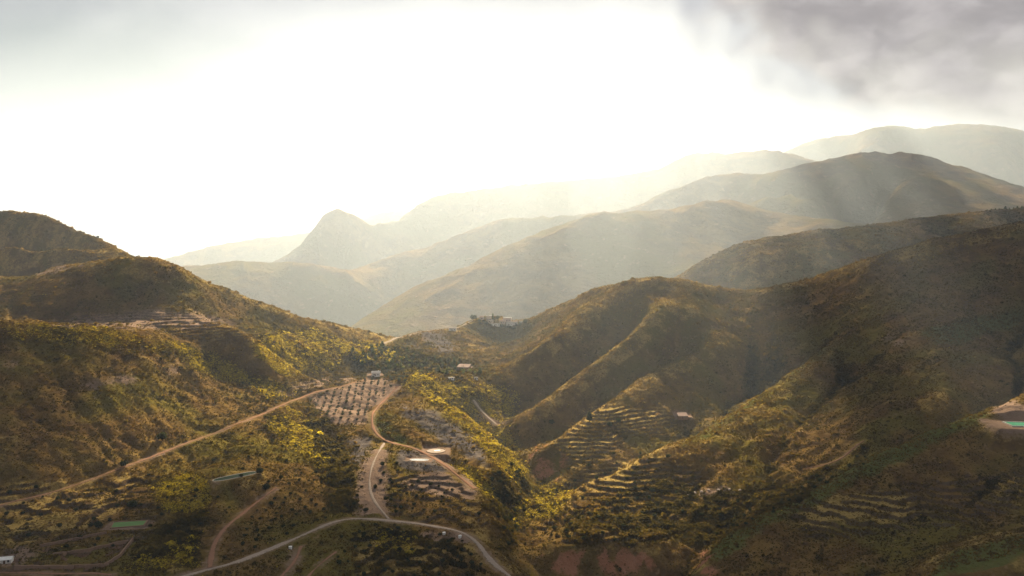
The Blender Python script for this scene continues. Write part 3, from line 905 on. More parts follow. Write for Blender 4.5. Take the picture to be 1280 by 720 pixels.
Tm = Z / YY
vis = Tm >= np.maximum.accumulate(Tm, axis=0) - 0.012
rows_ok = (Y2 > 405) & (Y2 < 1690) & (np.abs(SS)[None, :] < 0.70)
patch = np.clip(0.55 + 0.9 * fbm(X2 / 22, Y2 / 22, 71, 3), 0.05, 1.6)
patch_b = fbm(X2 / 45, Y2 / 45, 77, 3)
dens = (0.55 * patch + 2.4 * thick + 2.2 * broom + 0.3 * lush)
bare = np.clip(np.maximum.reduce([soil * 0.96, gold * (0.35 + 0.35 * (TERR > 0.1) * (TERR < 0.6)), grey * 0.72, redrock * 0.7]), 0, 1)
dens = dens * (1 - bare) * (1 - np.clip(ROADM * 1.2, 0, 1)) * (1 - np.clip(open_ * 1.3, 0, 1))
dens = dens * (1 + 1.2 * (TERR > 0.6)) * vis * rows_ok
cell = (Y2 / 800.0) ** 1.0
wgt = (dens * cell).astype(np.float64)
cw = np.cumsum(wgt.ravel())
NSC = 520000
pick = np.searchsorted(cw, RNG.uniform(0, cw[-1], NSC))
pr, pc = np.unravel_index(np.minimum(pick, NL * NS - 1), (NL, NS))
ly = LL[pr] + RNG.uniform(-.5, .5, NSC) * ST
ss = SS[pc] + RNG.uniform(-.5, .5, NSC) * ST
py = np.exp(ly)
px = ss * py
pz = bil(Z, px, py) - 0.12
th, br, gd, lu = thick[pr, pc], broom[pr, pc], gold[pr, pc], lush[pr, pc]
size = RNG.uniform(0.4, 1.0, NSC) ** 1.4 * np.where(RNG.uniform(size=NSC) < 0.035, RNG.uniform(1.6, 2.8, NSC), 1.0) * (0.98 + 1.1 * th * RNG.uniform(0.4, 1.2, NSC)) * np.clip(py / 800, 0.75, 1.6)
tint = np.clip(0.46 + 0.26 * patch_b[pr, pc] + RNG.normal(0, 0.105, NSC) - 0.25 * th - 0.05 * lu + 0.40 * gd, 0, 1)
flower = np.where(RNG.uniform(size=NSC) < 0.006 + 0.8 * br, RNG.uniform(0.35, 1.0, NSC), 0.0)
size = np.where(flower > 0, size * 0.78, size)
size = np.where((flower > 0) & (br < 0.15), np.minimum(size, 0.8), size)
pm = bpy.data.meshes.new('scrub')
pm.vertices.add(NSC)
pm.vertices.foreach_set('co', np.stack([px, py, pz], 1).astype(np.float32).ravel())
for an, ar in (('size', size), ('tint', tint), ('flower', flower)):
    at = pm.attributes.new(an, 'FLOAT', 'POINT')
    at.data.foreach_set('value', ar.astype(np.float32))
scrub = bpy.data.objects.new('scrub', pm)
COL.objects.link(scrub)
tag(scrub, kind='stuff')
ng = bpy.data.node_groups.new('scatter', 'GeometryNodeTree')
ng.interface.new_socket('Geometry', in_out='INPUT', socket_type='NodeSocketGeometry')
ng.interface.new_socket('Geometry', in_out='OUTPUT', socket_type='NodeSocketGeometry')
gi, go = ng.nodes.new('NodeGroupInput'), ng.nodes.new('NodeGroupOutput')
iop = ng.nodes.new('GeometryNodeInstanceOnPoints')
ci = ng.nodes.new('GeometryNodeCollectionInfo')
ci.inputs['Collection'].default_value = src
ci.inputs['Separate Children'].default_value = True
ci.inputs['Reset Children'].default_value = True
iop.inputs['Pick Instance'].default_value = True
rv = ng.nodes.new('FunctionNodeRandomValue')
rv.data_type = 'FLOAT_VECTOR'
rv.inputs[0].default_value = (-0.25, -0.25, 0)
rv.inputs[1].default_value = (0.25, 0.25, 6.283)
na = ng.nodes.new('GeometryNodeInputNamedAttribute')
na.data_type = 'FLOAT'
na.inputs['Name'].default_value = 'size'
ng.links.new(gi.outputs[0], iop.inputs['Points'])
ng.links.new(ci.outputs[0], iop.inputs['Instance'])
ng.links.new(rv.outputs[0], iop.inputs['Rotation'])
ng.links.new(na.outputs[0], iop.inputs['Scale'])
ng.links.new(iop.outputs[0], go.inputs[0])
scrub.modifiers.new('scatter', 'NODES').node_group = ng

# ------------------------------------------------------------------ roads
def road_mat(name, col, verge):
    m, N = new_mat(name)
    P_ = N.n('ShaderNodeNewGeometry').outputs['Position']
    ac = N.n('ShaderNodeAttribute', attribute_name='across').outputs['Fac']
    n1, n2 = N.noise(P_, 0.22, 5.0, 0.65), N.noise(P_, 0.9, 4.0, 0.6)
    c = N.mix(n1, tuple(x * 0.6 for x in col), tuple(x * 1.3 for x in col))
    c = N.mix(N.math('MULTIPLY', N.math('SUBTRACT', 1.0, N.step(ac, 0.05, 0.3)), N.step(n1, 0.40, 0.62)), c, verge)      # grassy crown between the wheel tracks
    c = N.mix(N.step(N.math('ADD', ac, N.math('MULTIPLY', N.math('SUBTRACT', n2, 0.5), 1.6)), 0.62, 0.95), c, verge)     # ragged, overgrown edges
    finish(N, c, 1.0, 0.0, (n2, 0.6, 0.3))
    return m


M_EARTH = road_mat('track_earth', (0.27, 0.145, 0.088), (0.12, 0.078, 0.038))
M_GRAVEL = road_mat('road_gravel', (0.33, 0.26, 0.205), (0.13, 0.092, 0.052))
rj = np.random.default_rng(5)
for name, width, P, surf in road_paths:
    T_ = np.gradient(P[:, :2], axis=0)
    T_ /= np.linalg.norm(T_, axis=1)[:, None] + 1e-9
    Nn = np.stack([-T_[:, 1], T_[:, 0]], 1)
    n = len(P)
    V = []
    offs = (-1.0, -0.55, -0.5, 0.5, 0.55, 1.0) if False else (-0.5, -0.32, -0.12, 0.12, 0.32, 0.5)
    hts = (-0.1, 0.3, 0.42, 0.42, 0.3, -0.1)
    wob = 1 + 0.26 * np.convolve(rj.normal(size=n + 8), np.ones(9) / 3, 'valid')[:n]
    for o_, h_ in zip(offs, hts):
        q = P[:, :2] + Nn * (o_ * width * 0.85 * wob)[:, None]
        V.append(np.concatenate([q, (P[:, 2] + h_)[:, None]], 1))
    V = np.stack(V, 1).reshape(-1, 3)
    k = np.arange(n * 6).reshape(n, 6)
    Q = np.stack([k[:-1, :-1], k[:-1, 1:], k[1:, 1:], k[1:, :-1]], -1).reshape(-1, 4)
    rme = mesh_np(name, V, Q)
    at = rme.attributes.new('across', 'FLOAT', 'POINT')
    at.data.foreach_set('value', np.tile(np.abs(np.array(offs)) * 2, n).astype(np.float32))
    tag(link_mesh(name, rme, M_EARTH if surf == 'earth' else M_GRAVEL, smooth=True), kind='structure')

# ------------------------------------------------------------------ solid-shape helper
class MB:
    def __init__(self):
        self.v, self.f, self.mi = [], [], []

    def box(self, c, s, rz=0.0, mi=0, taper=1.0):
        x, y, z = c
        a, b, h = s[0] / 2, s[1] / 2, s[2]
        k = len(self.v)
        ca, sa_ = math.cos(rz), math.sin(rz)
        for zz, f in ((0, 1), (h, taper)):
            for X, Y in ((-a, -b), (a, -b), (a, b), (-a, b)):
                X, Y = X * f, Y * f
                self.v.append((x + X * ca - Y * sa_, y + X * sa_ + Y * ca, z + zz))
        self.f += [(k, k + 3, k + 2, k + 1), (k + 4, k + 5, k + 6, k + 7)] + [(k + i, k + (i + 1) % 4, k + 4 + (i + 1) % 4, k + 4 + i) for i in range(4)]
        self.mi += [mi] * 6
        return self

    def rings(self, rings, closed=True, cap=True, mi=0):
        """Loft through rings of equal length."""
        k = len(self.v)
        n = len(rings[0])
        for r_ in rings:
            self.v += [tuple(p) for p in r_]
        for j in range(len(rings) - 1):
            for i in range(n if closed else n - 1):
                a, b = k + j * n + i, k + j * n + (i + 1) % n
                self.f.append((a, b, b + n, a + n))
                self.mi.append(mi)
        if cap:
            self.f.append(tuple(reversed(range(k, k + n))))
            self.f.append(tuple(range(k + (len(rings) - 1) * n, k + len(rings) * n)))
            self.mi += [mi, mi]
        return self

    def tube(self, pts, rad, n=6, mi=0):
        rr = []
        for i, p in enumerate(pts):
            p = Vector(p)
            d_ = (Vector(pts[min(i + 1, len(pts) - 1)]) - Vector(pts[max(i - 1, 0)])).normalized()
            a = d_.cross(Vector((0.31, 0.9, 0.2))).normalized()
            b = d_.cross(a)
            rr.append([p + (a * math.cos(2 * math.pi * q / n) + b * math.sin(2 * math.pi * q / n)) * rad[i] for q in range(n)])
        return self.rings(rr, mi=mi)

    def mesh(self, name):
        me = bpy.data.meshes.new(name)
        me.from_pydata([tuple(p) for p in self.v], [], self.f)
        me.update()
        return me

    def build(self, name, mat, parent=None, smooth=False):
        return link_mesh(name, self.mesh(name), mat, parent, smooth)


# ------------------------------------------------------------------ trees
M_BARK = plain('bark', (0.10, 0.075, 0.055), 0.95, 0.3, 3.0)
def leaf_mat(name, lo, hi, trans=0.42):
    m, N = new_mat(name)
    oi = N.n('ShaderNodeObjectInfo')
    t = N.n('ShaderNodeTexCoord')
    c = N.mix(N.noise(t.outputs['Object'], 1.3, 3.0), lo, hi)
    c = N.mix(N.math('MULTIPLY', oi.outputs['Random'], 0.5), c, tuple(x * 1.5 for x in hi))
    finish(N, c, 1.0, 0.0, None, trans)
    return m


M_OLIVE = leaf_mat('olive_leaves', (0.040, 0.045, 0.022), (0.085, 0.088, 0.045))
M_PINE = leaf_mat('pine_needles', (0.034, 0.048, 0.012), (0.085, 0.098, 0.024))
M_BUSH = leaf_mat('bush_leaves', (0.018, 0.024, 0.009), (0.048, 0.052, 0.018))
M_LIME = leaf_mat('pale_leaves', (0.085, 0.105, 0.018), (0.17, 0.18, 0.035))
tr_rng = np.random.default_rng(12)


def crown_blobs(kind, h):
    if kind == 'olive':
        return [(tr_rng.uniform(-.5, .5) * h * .22, tr_rng.uniform(-.5, .5) * h * .22, h * tr_rng.uniform(.55, .75), h * .34, h * .34, h * .26) for _ in range(4)]
    if kind == 'pine':
        return [(tr_rng.uniform(-.5, .5) * h * .2, tr_rng.uniform(-.5, .5) * h * .2, h * (.35 + .15 * i), h * (.34 - .05 * i), h * (.34 - .05 * i), h * .18) for i in range(5)]
    if kind == 'cypress':
        return [(0, 0, h * (.18 + .19 * i), h * (.15 - .026 * i), h * (.15 - .026 * i), h * .15) for i in range(5)]
    return [(tr_rng.uniform(-.5, .5) * h * .5, tr_rng.uniform(-.5, .5) * h * .5, h * tr_rng.uniform(.36, .6), h * .42, h * .42, h * .33) for _ in range(5)]


def trunk_mb(h, mb=None, mi=0):
    mb = mb or MB()
    lean = tr_rng.uniform(-.06, .06) * h
    top = (lean, lean * .6, h * .72)
    mb.tube([(0, 0, -.6), (lean * .2, 0, h * .2), (lean * .6, lean * .3, h * .42), top], [h * .045, h * .036, h * .026, h * .008], 6, mi)
    for q in range(3):
        a = 2.1 * q + tr_rng.uniform(0, 1)
        s0 = (lean * .5, lean * .2, h * (.3 + .06 * q))
        mb.tube([s0, (s0[0] + math.cos(a) * h * .13, s0[1] + math.sin(a) * h * .13, h * (.46 + .05 * q)), (math.cos(a) * h * .22, math.sin(a) * h * .22, h * (.58 + .05 * q))], [h * .02, h * .014, h * .005], 5, mi)
    return mb


def tree_mesh(name, kind, h, n, leaf, mat):
    """Trunk, limbs and crown of a small distant tree as one mesh."""
    V, Q = leaf_cloud(tr_rng, n, crown_blobs(kind, h), leaf, 0.2)
    mb = trunk_mb(h)
    k = len(mb.v)
    nt = len(mb.f)
    mb.v += [tuple(p) for p in V]
    mb.f += [tuple(int(i) + k for i in q) for q in Q]
    me = mb.mesh(name)
    me.materials.append(M_BARK)
    me.materials.append(mat)
    me.polygons.foreach_set('material_index', [0] * nt + [1] * len(Q))
    return me


MESH = {
    'olive': [tree_mesh('olive_tree', 'olive', 4.2, 150, 0.33, M_OLIVE) for _ in range(3)],
    'pine': [tree_mesh('pine_tree', 'pine', 8.0, 230, 0.55, M_PINE) for _ in range(3)],
    'bush': [tree_mesh('bush', 'bush', 3.2, 170, 0.32, M_BUSH) for _ in range(4)],
    'pale': [tree_mesh('broadleaf_tree', 'olive', 5.5, 180, 0.42, M_LIME) for _ in range(2)],
}
KN = {'olive': ('olive_tree', 'olive tree'), 'pine': ('pine_tree', 'pine tree'), 'bush': ('bush', 'bush'), 'pale': ('broadleaf_tree', 'tree')}
n_tree = 0
def small_tree(kind, x, y, scale, label, group, sink=0.15):
    global n_tree
    o = bpy.data.objects.new(KN[kind][0], MESH[kind][n_tree % len(MESH[kind])])
    n_tree += 1
    COL.objects.link(o)
    o.location = (x, y, ground(x, y) - sink)
    o.rotation_euler = (0, 0, tr_rng.uniform(0, 6.28))
    s_ = scale * tr_rng.uniform(0.62, 1.25)
    o.scale = (s_ * tr_rng.uniform(.9, 1.1), s_, s_ * tr_rng.uniform(.88, 1.1))
    tag(o, label, KN[kind][1], group)
    return o


def inside(poly, u, v):
    c = False
    for i in range(len(poly)):
        (x1, y1), (x2, y2) = poly[i], poly[(i + 1) % len(poly)]
        if (y1 > v) != (y2 > v) and u < (x2 - x1) * (v - y1) / (y2 - y1) + x1:
            c = not c
    return c


def spread(kind, poly, d0, d1, count, gap, scale, label, group, rnd):
    """Trees grown at random, a minimum distance apart, on the piece of ground inside poly."""
    r_ = random.Random(rnd)
    us, vs = [p[0] for p in poly], [p[1] for p in poly]
    got = []
    for _ in range(count * 40):
        if len(got) >= count:
            break
        u, v = r_.uniform(min(us), max(us)), r_.uniform(min(vs), max(vs))
        if not inside(poly, u, v):
            continue
        p = hit(u, v, d0, d1)
        if all((p.x - q[0]) ** 2 + (p.y - q[1]) ** 2 > gap * gap for q in got) and float(bil(ROADM, np.array([p.x]), np.array([p.y]))[0]) < 0.3:
            got.append((p.x, p.y))
            small_tree(kind, p.x, p.y, scale, label, group)


def rows(kind, poly, d0, d1, dx, dy, rot, scale, label, group, skip=0.06, most=200):
    """Trees planted on a grid over the plot inside poly."""
    r_ = random.Random(len(poly) * 7 + int(dx * 10))
    P = [hit(u, v, d0, d1) for u, v in poly]
    cx, cy = sum(p.x for p in P) / len(P), sum(p.y for p in P) / len(P)
    ext = max(math.hypot(p.x - cx, p.y - cy) for p in P) + 10
    ca, sa_ = math.cos(rot), math.sin(rot)
    n = 0
    for i in range(-int(ext / dx) - 1, int(ext / dx) + 2):
        for j in range(-int(ext / dy) - 1, int(ext / dy) + 2):
            lx, ly_ = i * dx + r_.uniform(-.6, .6), j * dy + r_.uniform(-.6, .6)
            x, y = cx + lx * ca - ly_ * sa_, cy + lx * sa_ + ly_ * ca
            z = ground(x, y)
            if r_.random() < skip or n >= most or not (d0 < y < d1):
                continue
            if inside(poly, U0 + F * x / y, V0 - F * z / y) and float(bil(ROADM, np.array([x]), np.array([y]))[0]) < 0.3:
                small_tree(kind, x, y, scale, label, group)
                n += 1


rows('olive', [(384, 499), (402, 490), (452, 476), (470, 472), (496, 484), (484, 498), (460, 516), (452, 530), (420, 530), (396, 514)], 740, 990, 7.4, 8.2, 0.12, 0.78, 'olive tree planted in rows on the bare plot below the farmhouse', 'olive trees in the bare orchard plot')
rows('olive', [(296, 470), (330, 474), (372, 490), (360, 500), (330, 512), (300, 500)], 740, 900, 6.5, 7.5, 0.5, 0.62, 'small young tree in a row on the yellow slope above the dirt road', 'young trees above the dirt road', 0.1, 90)
spread('olive', [(478, 464), (512, 461), (508, 478), (498, 482), (480, 476)], 880, 1020, 26, 4.5, 1.0, 'dark tree in the thick grove beside the white farmhouse', 'grove beside the farmhouse', 4)
spread('pine', [(438, 440), (470, 432), (505, 440), (560, 452), (600, 462), (612, 468), (560, 470), (520, 462), (470, 464), (440, 455)], 900, 1100, 70, 6.5, 0.8, 'dark green tree in the belt of trees filling the hollow below the col', 'tree belt in the hollow', 5)
spread('pale', [(480, 452), (520, 452), (580, 462), (605, 470), (540, 468), (490, 464)], 900, 1080, 34, 7, 0.85, 'pale green tree among the darker trees of the hollow', 'pale trees in the hollow', 6)
spread('bush', [(325, 610), (360, 585), (410, 590), (440, 640), (400, 655), (330, 690), (300, 695), (310, 640)], 480, 700, 60, 5.5, 0.72, 'dark bush on the slope left of the grey bend road', 'bushes on the slope above the bend road', 7)
spread('bush', [(430, 662), (470, 656), (560, 664), (600, 690), (608, 720), (440, 722), (410, 690)], 440, 590, 52, 5.0, 0.8, 'dark bush on the small terraces inside the road bend', 'bushes on the terraces inside the bend', 8)
spread('bush', [(612, 596), (640, 580), (660, 596), (655, 640), (640, 690), (625, 660)], 520, 780, 34, 5.5, 1.0, 'dark tree-like bush in the stream gully between the two spurs', 'bushes in the stream gully', 9)
spread('bush', [(700, 590), (760, 560), (840, 570), (880, 600), (860, 660), (760, 680), (680, 670)], 540, 780, 70, 6.0, 0.9, 'dark bush on the stepped terraces beyond the stream', 'bushes on the far terraces', 10)
spread('bush', [(0, 600), (110, 612), (210, 580), (330, 545), (390, 560), (330, 600), (220, 690), (100, 700), (0, 660)], 430, 760, 60, 9, 0.8, 'dark bush scattered on the fields below the long dirt road', 'bushes on the fields below the dirt road', 11)
spread('bush', [(860, 640), (1000, 608), (1080, 565), (1085, 580), (1000, 625), (890, 680)], 520, 720, 40, 6, 0.9, 'dark bush lining the bottom of the shaded right-hand ravine', 'bushes in the shaded ravine', 12)
spread('bush', [(485, 596), (560, 596), (605, 625), (600, 655), (490, 645)], 560, 720, 36, 5.5, 0.75, 'dark bush on the dry steps below the pond', 'bushes on the steps below the pond', 13)


def big_tree(kind, u, v, h, label, d0=400, d1=1700, name=None, mat=None, cat=None, group=None):
    """A tree large enough to read as trunk and crown; (u, v) is where it stands."""
    p = hit(u, v, d0, d1)
    root = empty(name or {'cypress': 'cypress_tree', 'bush': 'round_tree', 'pine': 'pine_tree', 'olive': 'broadleaf_tree'}[kind], (p.x, p.y, p.z - .1))
    tag(root, label, cat or 'tree', group)
    trunk_mb(h * .9).build('trunk', M_BARK, root)
    V, Q = leaf_cloud(tr_rng, 420, crown_blobs(kind, h), h * .065, .15)
    link_mesh('crown', mesh_np('crown', V, Q), mat or M_BUSH, root)
    return root


big_tree('pine', 737, 527, 9, 'tall dark tree standing at the top left of the golden terraces', 740, 950)
big_tree('bush', 762, 533, 5.5, 'round dark tree on the golden terraces, left of the paired smaller one', 700, 950)
big_tree('bush', 773, 528, 5, 'smaller round dark tree on the golden terraces, right of its larger neighbour', 700, 950)
big_tree('bush', 690, 530, 6, 'dark tree on the spur foot left of the golden terraces', 700, 950)
big_tree('bush', 203, 551, 8, 'large round dark tree just above the long dirt road', 560, 800)
big_tree('bush', 155, 583, 5.5, 'dark tree at the edge of the long dirt road, left of the big round one', 520, 760)
big_tree('bush', 325, 592, 5.5, 'round dark tree at the right tip of the narrow reservoir', 500, 760)
big_tree('bush', 166, 634, 6, 'dark tree just above the green reservoir', 450, 640)
big_tree('bush', 122, 660, 5, 'dark bushy tree at the left end of the green reservoir', 430, 620)
big_tree('bush', 332, 612, 5, 'dark tree beside the dirt side track', 480, 720)
DOTS = [(478, 582), (480, 592), (496, 580), (497, 589), (476, 602), (469, 610), (488, 601), (452, 609), (446, 621), (457, 639), (482, 625), (443, 631)]
for u, v in DOTS:
    p = hit(u, v, 560, 740)
    small_tree('bush', p.x, p.y, 0.95, 'round dark bush standing alone on the bare pale spur', 'lone bushes on the bare spur')
for i, (u, w_) in enumerate([(1234, .8), (1239, 1), (1244, 1), (1249, .8), (1257, 1.1), (1262, 1), (1267, 1.1), (1272, 1), (1277, 1.2), (1283, 1)]):
    p = hit(u, 261.5, 1560, 1700)
    small_tree('pine', p.x, p.y, 0.75 * w_, 'dark pine in the row along the skyline at the upper right', 'pines along the skyline', 0.4)
big_tree('bush', 592, 400, 9, 'large dark tree at the left edge of the hilltop village', 1150, 1320)
big_tree('cypress', 616, 400, 10, 'pointed dark cypress rising above the hilltop village', 1180, 1320, mat=M_PINE)
big_tree('olive', 622, 401, 9, 'broad olive-green tree in the middle of the hilltop village', 1180, 1320, mat=M_OLIVE)
big_tree('bush', 657, 404, 7, 'round tree on the crest at the right end of the village', 1180, 1320)
for u, v in [(599, 402), (605, 403), (608, 406), (627, 409), (632, 410), (636, 410), (645, 408), (650, 407), (642, 412), (600, 405)]:
    p = hit(u, v, 1150, 1320)
    small_tree('bush', p.x, p.y, 1.5, 'dark green tree among the houses of the hilltop village', 'trees around the village')
for u, v, s_ in [(122, 293, 1.3), (105, 287, 1.0)]:
    p = hit(u, v, 1080, 1250)
    small_tree('bush', p.x, p.y, s_, 'tiny bush standing out on the left skyline', 'skyline bushes')

# ------------------------------------------------------------------ houses
M_WHITE = plain('lime_wash', (0.74, 0.71, 0.66), 0.9, 0.08, 0.6)
M_CREAM = plain('cream_render', (0.62, 0.52, 0.40), 0.9, 0.1, 0.6)
M_PINK = plain('pink_render', (0.66, 0.54, 0.46), 0.9, 0.1, 0.6)
M_TILE = plain('clay_tiles', (0.40, 0.27, 0.19), 0.9, 0.3, 2.0)
M_PALEROOF = plain('launa_clay_roof', (0.44, 0.40, 0.37), 0.9, 0.15, 1.0)
M_PINKROOF = plain('pink_sheet_roof', (0.23, 0.155, 0.12), 0.9, 0.12, 0.8)
M_STONE = plain('field_stone', (0.23, 0.145, 0.092), 0.95, 0.4, 1.6, bump=0.6)
M_PANE = plain('dark_window', (0.03, 0.03, 0.035), 0.25, 0.1, 1.0, 0.5)
M_WOOD = plain('old_wood', (0.13, 0.08, 0.05), 0.8, 0.3, 3.0)
M_CONC = plain('concrete', (0.42, 0.38, 0.33), 0.9, 0.2, 0.7)


def house(name, u, v, w, d_, h, label, wall=M_WHITE, roof=None, kind='flat', rz=0.0, d0=900, d1=1320, wins=2, chimney=False, cat='house', lift=0.0):
    p = hit(u, v, d0, d1)
    root = empty(name, (p.x, p.y, p.z - 0.4 + lift), rz)
    tag(root, label, cat)
    wm = MB().box((0, 0, -1.2), (w, d_, h + 1.2))
    if kind == 'gable':
        rise = d_ * 0.26
        k = len(wm.v)
        wm.v += [(-w / 2, -d_ / 2, h), (-w / 2, d_ / 2, h), (-w / 2, 0, h + rise), (w / 2, -d_ / 2, h), (w / 2, d_ / 2, h), (w / 2, 0, h + rise)]
        wm.f += [(k, k + 2, k + 1), (k + 3, k + 4, k + 5)]
    wm.build('wall', wall, root)
    rm = MB()
    e = 0.35
    if kind == 'flat':
        rm.box((0, 0, h + .003), (w + .5, d_ + .5, 0.28))
        rm.box((0, -d_ / 2 - .1, h + .29), (w + .3, .25, .35)).box((0, d_ / 2 + .1, h + .29), (w + .3, .25, .35))
    elif kind == 'gable':
        for sgn in (-1, 1):
            y0, z0, y1, z1 = sgn * (d_ / 2 + e), h - e * .52 + .02, 0.0, h + rise + .02
            A_ = [(-w / 2 - e, y0, z0), (w / 2 + e, y0, z0), (w / 2 + e, y1, z1), (-w / 2 - e, y1, z1)]
            rm.rings([A_, [(x, y, z + .22) for x, y, z in A_]])
    else:                                                 # one slope, down towards the viewer
        A_ = [(-w / 2 - e, -d_ / 2 - e, h + .05), (w / 2 + e, -d_ / 2 - e, h + .05), (w / 2 + e, d_ / 2 + e, h + 2.2), (-w / 2 - e, d_ / 2 + e, h + 2.2)]
        rm.rings([A_, [(x, y, z + .2) for x, y, z in A_]])
        k = MB().box((0, d_ / 2 - .15, h), (w, .3, 1.95))
        k.build('rear_wall', wall, root)
    ro = rm.build('roof', roof or M_PALEROOF, root)
    if chimney:
        MB().box((w * .28, d_ * .1, h + .2), (.8, .8, 1.7)).box((w * .28, d_ * .1, h + 1.9), (1.1, 1.1, .2)).build('chimney', wall, ro)
    MB().box((-w * .08, -d_ / 2 - .05, 0.1), (1.1, .12, 2.1)).build('door', M_WOOD, root)
    for i in range(wins):
        x = -w / 2 + (i + .6) * w / (wins + .2)
        if abs(x + w * .08) < 1.1:
            x += 1.6
        fr = MB().box((x, -d_ / 2 - .06, 1.1), (1.3, .14, 1.4)).build('window', M_CONC, root)
        MB().box((x, -d_ / 2 - .14, 1.22), (1.0, .06, 1.15)).build('pane', M_PANE, fr)
    return root


house('farmhouse', 470, 469, 10, 6.5, 3.6, 'white farmhouse with a pale roof at the top of the olive orchard', kind='gable', roof=M_PALEROOF, rz=0.15, d0=880, d1=1000, chimney=True)
house('hut', 489, 466, 4.5, 3.5, 2.6, 'small white hut half hidden among the trees right of the farmhouse', d0=880, d1=1020, wins=1, cat='hut')
house('farm_shed', 580, 461, 15, 11, 3.2, 'long farm shed with a pale pink sloping roof in the hollow', wall=M_STONE, roof=M_PINKROOF, kind='slope', rz=-0.2, d0=900, d1=1100, cat='shed', wins=1)
house('cottage', 564, 474.5, 7, 4, 2.6, 'low white cottage on the yellow knoll in front of the tree belt', d0=880, d1=1000, wins=1)
house('hut', 595, 474, 4, 3, 2.2, 'tiny white hut on the knoll at the right of the low cottage', d0=880, d1=1000, wins=1, cat='hut')
house('roadside_house', 566, 413, 11, 6, 4.0, 'white house at the bend where the col road climbs to the village', d0=1100, d1=1280)
house('village_house', 602, 399, 7, 6, 4, 'small pinkish village house next to the dark tree at the left', wall=M_PINK, kind='gable', roof=M_TILE, d0=1180, d1=1320)
house('village_house', 611, 400, 8, 7, 6.5, 'tall cream village house left of the cypress', wall=M_CREAM, d0=1180, d1=1320, wins=3)
house('village_house', 613, 403, 9, 6, 4, 'low cream village house below the tall cream one', wall=M_CREAM, rz=.1, d0=1180, d1=1320)
house('village_house', 619, 407, 14, 5, 3.2, 'long low white building at the front of the village', d0=1150, d1=1320, wins=4)
house('village_house', 628, 404, 9, 6, 3.6, 'village house with a reddish tile roof in the middle', kind='gable', roof=M_TILE, wall=M_CREAM, d0=1180, d1=1320)
house('village_house', 634, 401, 13, 8, 5, 'large pale pink village house at the back right', wall=M_PINK, rz=-.1, d0=1180, d1=1320, wins=3)
house('village_house', 637, 406, 10, 7, 4.4, 'white village house in front of the large pink one', d0=1150, d1=1320)
house('village_house', 644, 405, 7, 6, 4, 'small white village house with a tile roof right of the cluster', kind='gable', roof=M_TILE, d0=1150, d1=1320, rz=.2)
house('village_house', 651, 404, 5, 5, 3.4, 'last small white house of the village beside the crest tree', d0=1150, d1=1320, wins=1)
house('white_hut', 8, 703, 6.2, 4, 2.6, 'small white hut at the bottom left corner beside the lower track', kind='gable', roof=M_WHITE, rz=.25, d0=420, d1=520, wins=1, cat='hut')
house('stone_barn', 853, 522, 10, 7, 2.6, 'stone barn with a tan roof at the right end of the golden terraces', wall=M_STONE, roof=M_PINKROOF, kind='slope', rz=.1, d0=720, d1=920, cat='barn', wins=1)

# ------------------------------------------------------------------ reservoirs and the round floor
def water_mat(name, col, rough=0.08, spec=0.5):
    m, N = new_mat(name)
    t = N.n('ShaderNodeTexCoord')
    nz_ = N.noise(t.outputs['Object'], 0.35, 3.0)
    rip = N.noise(t.outputs['Object'], 3.0, 2.0)
    finish(N, N.mix(nz_, tuple(x * .75 for x in col), tuple(x * 1.25 for x in col)), rough, spec, (rip, 0.04, 0.05))
    return m


def outline(rx, ry, kind):
    if kind == 'rect':
        return [(-rx, -ry), (rx, -ry), (rx * .96, ry), (-rx * 1.04, ry)]
    if kind == 'trap':
        return [(-rx * .80, -ry), (rx, -ry * .55), (rx * .92, ry), (-rx, ry * .75)]
    n = 40
    e = 1.0 if kind == 'round' else 0.55
    return [(rx * math.copysign(abs(math.cos(2 * math.pi * i / n)) ** e, math.cos(2 * math.pi * i / n)), ry * math.copysign(abs(math.sin(2 * math.pi * i / n)) ** (1.0), math.sin(2 * math.pi * i / n))) for i in range(n)]


def reservoir(key, name, rx, ry, kind, label, wcol, wallm, rim=0.8, up=0.7, level=0.35, off=(0, 0), rough=0.08, cat='reservoir'):
    p, rot = PADS[key]
    root = empty(name, p + Vector((*off, 0)), rot)
    tag(root, label, cat)
    O = outline(rx, ry, kind)
    I = [(x * (1 - rim / rx), y * (1 - rim / ry)) for x, y in O]
    m = MB()
    m.rings([[(x * 1.04, y * 1.04, -1.5) for x, y in O], [(x, y, up) for x, y in O], [(x, y, up) for x, y in I], [(x * .97, y * .97, -0.3) for x, y in I]], cap=False)
    m.build('basin_wall', wallm, root)
    wv = [(x * .985, y * .985, level) for x, y in I]
    me = bpy.data.meshes.new('water')
    me.from_pydata(wv, [], [tuple(range(len(wv)))])
    link_mesh('water', me, water_mat('water_' + key, wcol, rough, 0.5 if rough < .2 else 0.06), root)
    return root


reservoir('green', 'reservoir', 11.5, 6.5, 'trap', 'wedge-shaped reservoir of bright green water above the stone terraces', (0.115, 0.20, 0.065), M_STONE, 0.7, 0.7, 0.5, rough=0.8)
reservoir('long', 'reservoir', 17.5, 4.6, 'lens', 'long narrow reservoir of dark green water with a pale concrete rim', (0.020, 0.035, 0.016), M_CONC, 0.5, 0.3, 0.12, rough=0.85)
reservoir('right', 'reservoir', 13, 7.5, 'rect', 'emerald green reservoir on the scraped earth platform at the right edge', (0.03, 0.19, 0.10), M_CONC, 0.6, 0.8, 0.45, off=(0.5, 2.0), rough=0.8)
reservoir('pond', 'pond', 8.5, 3.6, 'lens', 'shallow pond shining white below the farm track', (0.30, 0.29, 0.27), M_CONC, 0.8, 0.25, 0.12, cat='pond', rough=0.05)
p, _ = PADS['round']
fl_ = empty('threshing_floor', p)
tag(fl_, 'round pale threshing floor with a white slab beside the farm track', 'threshing floor')
O = outline(8.5, 8.5, 'round')
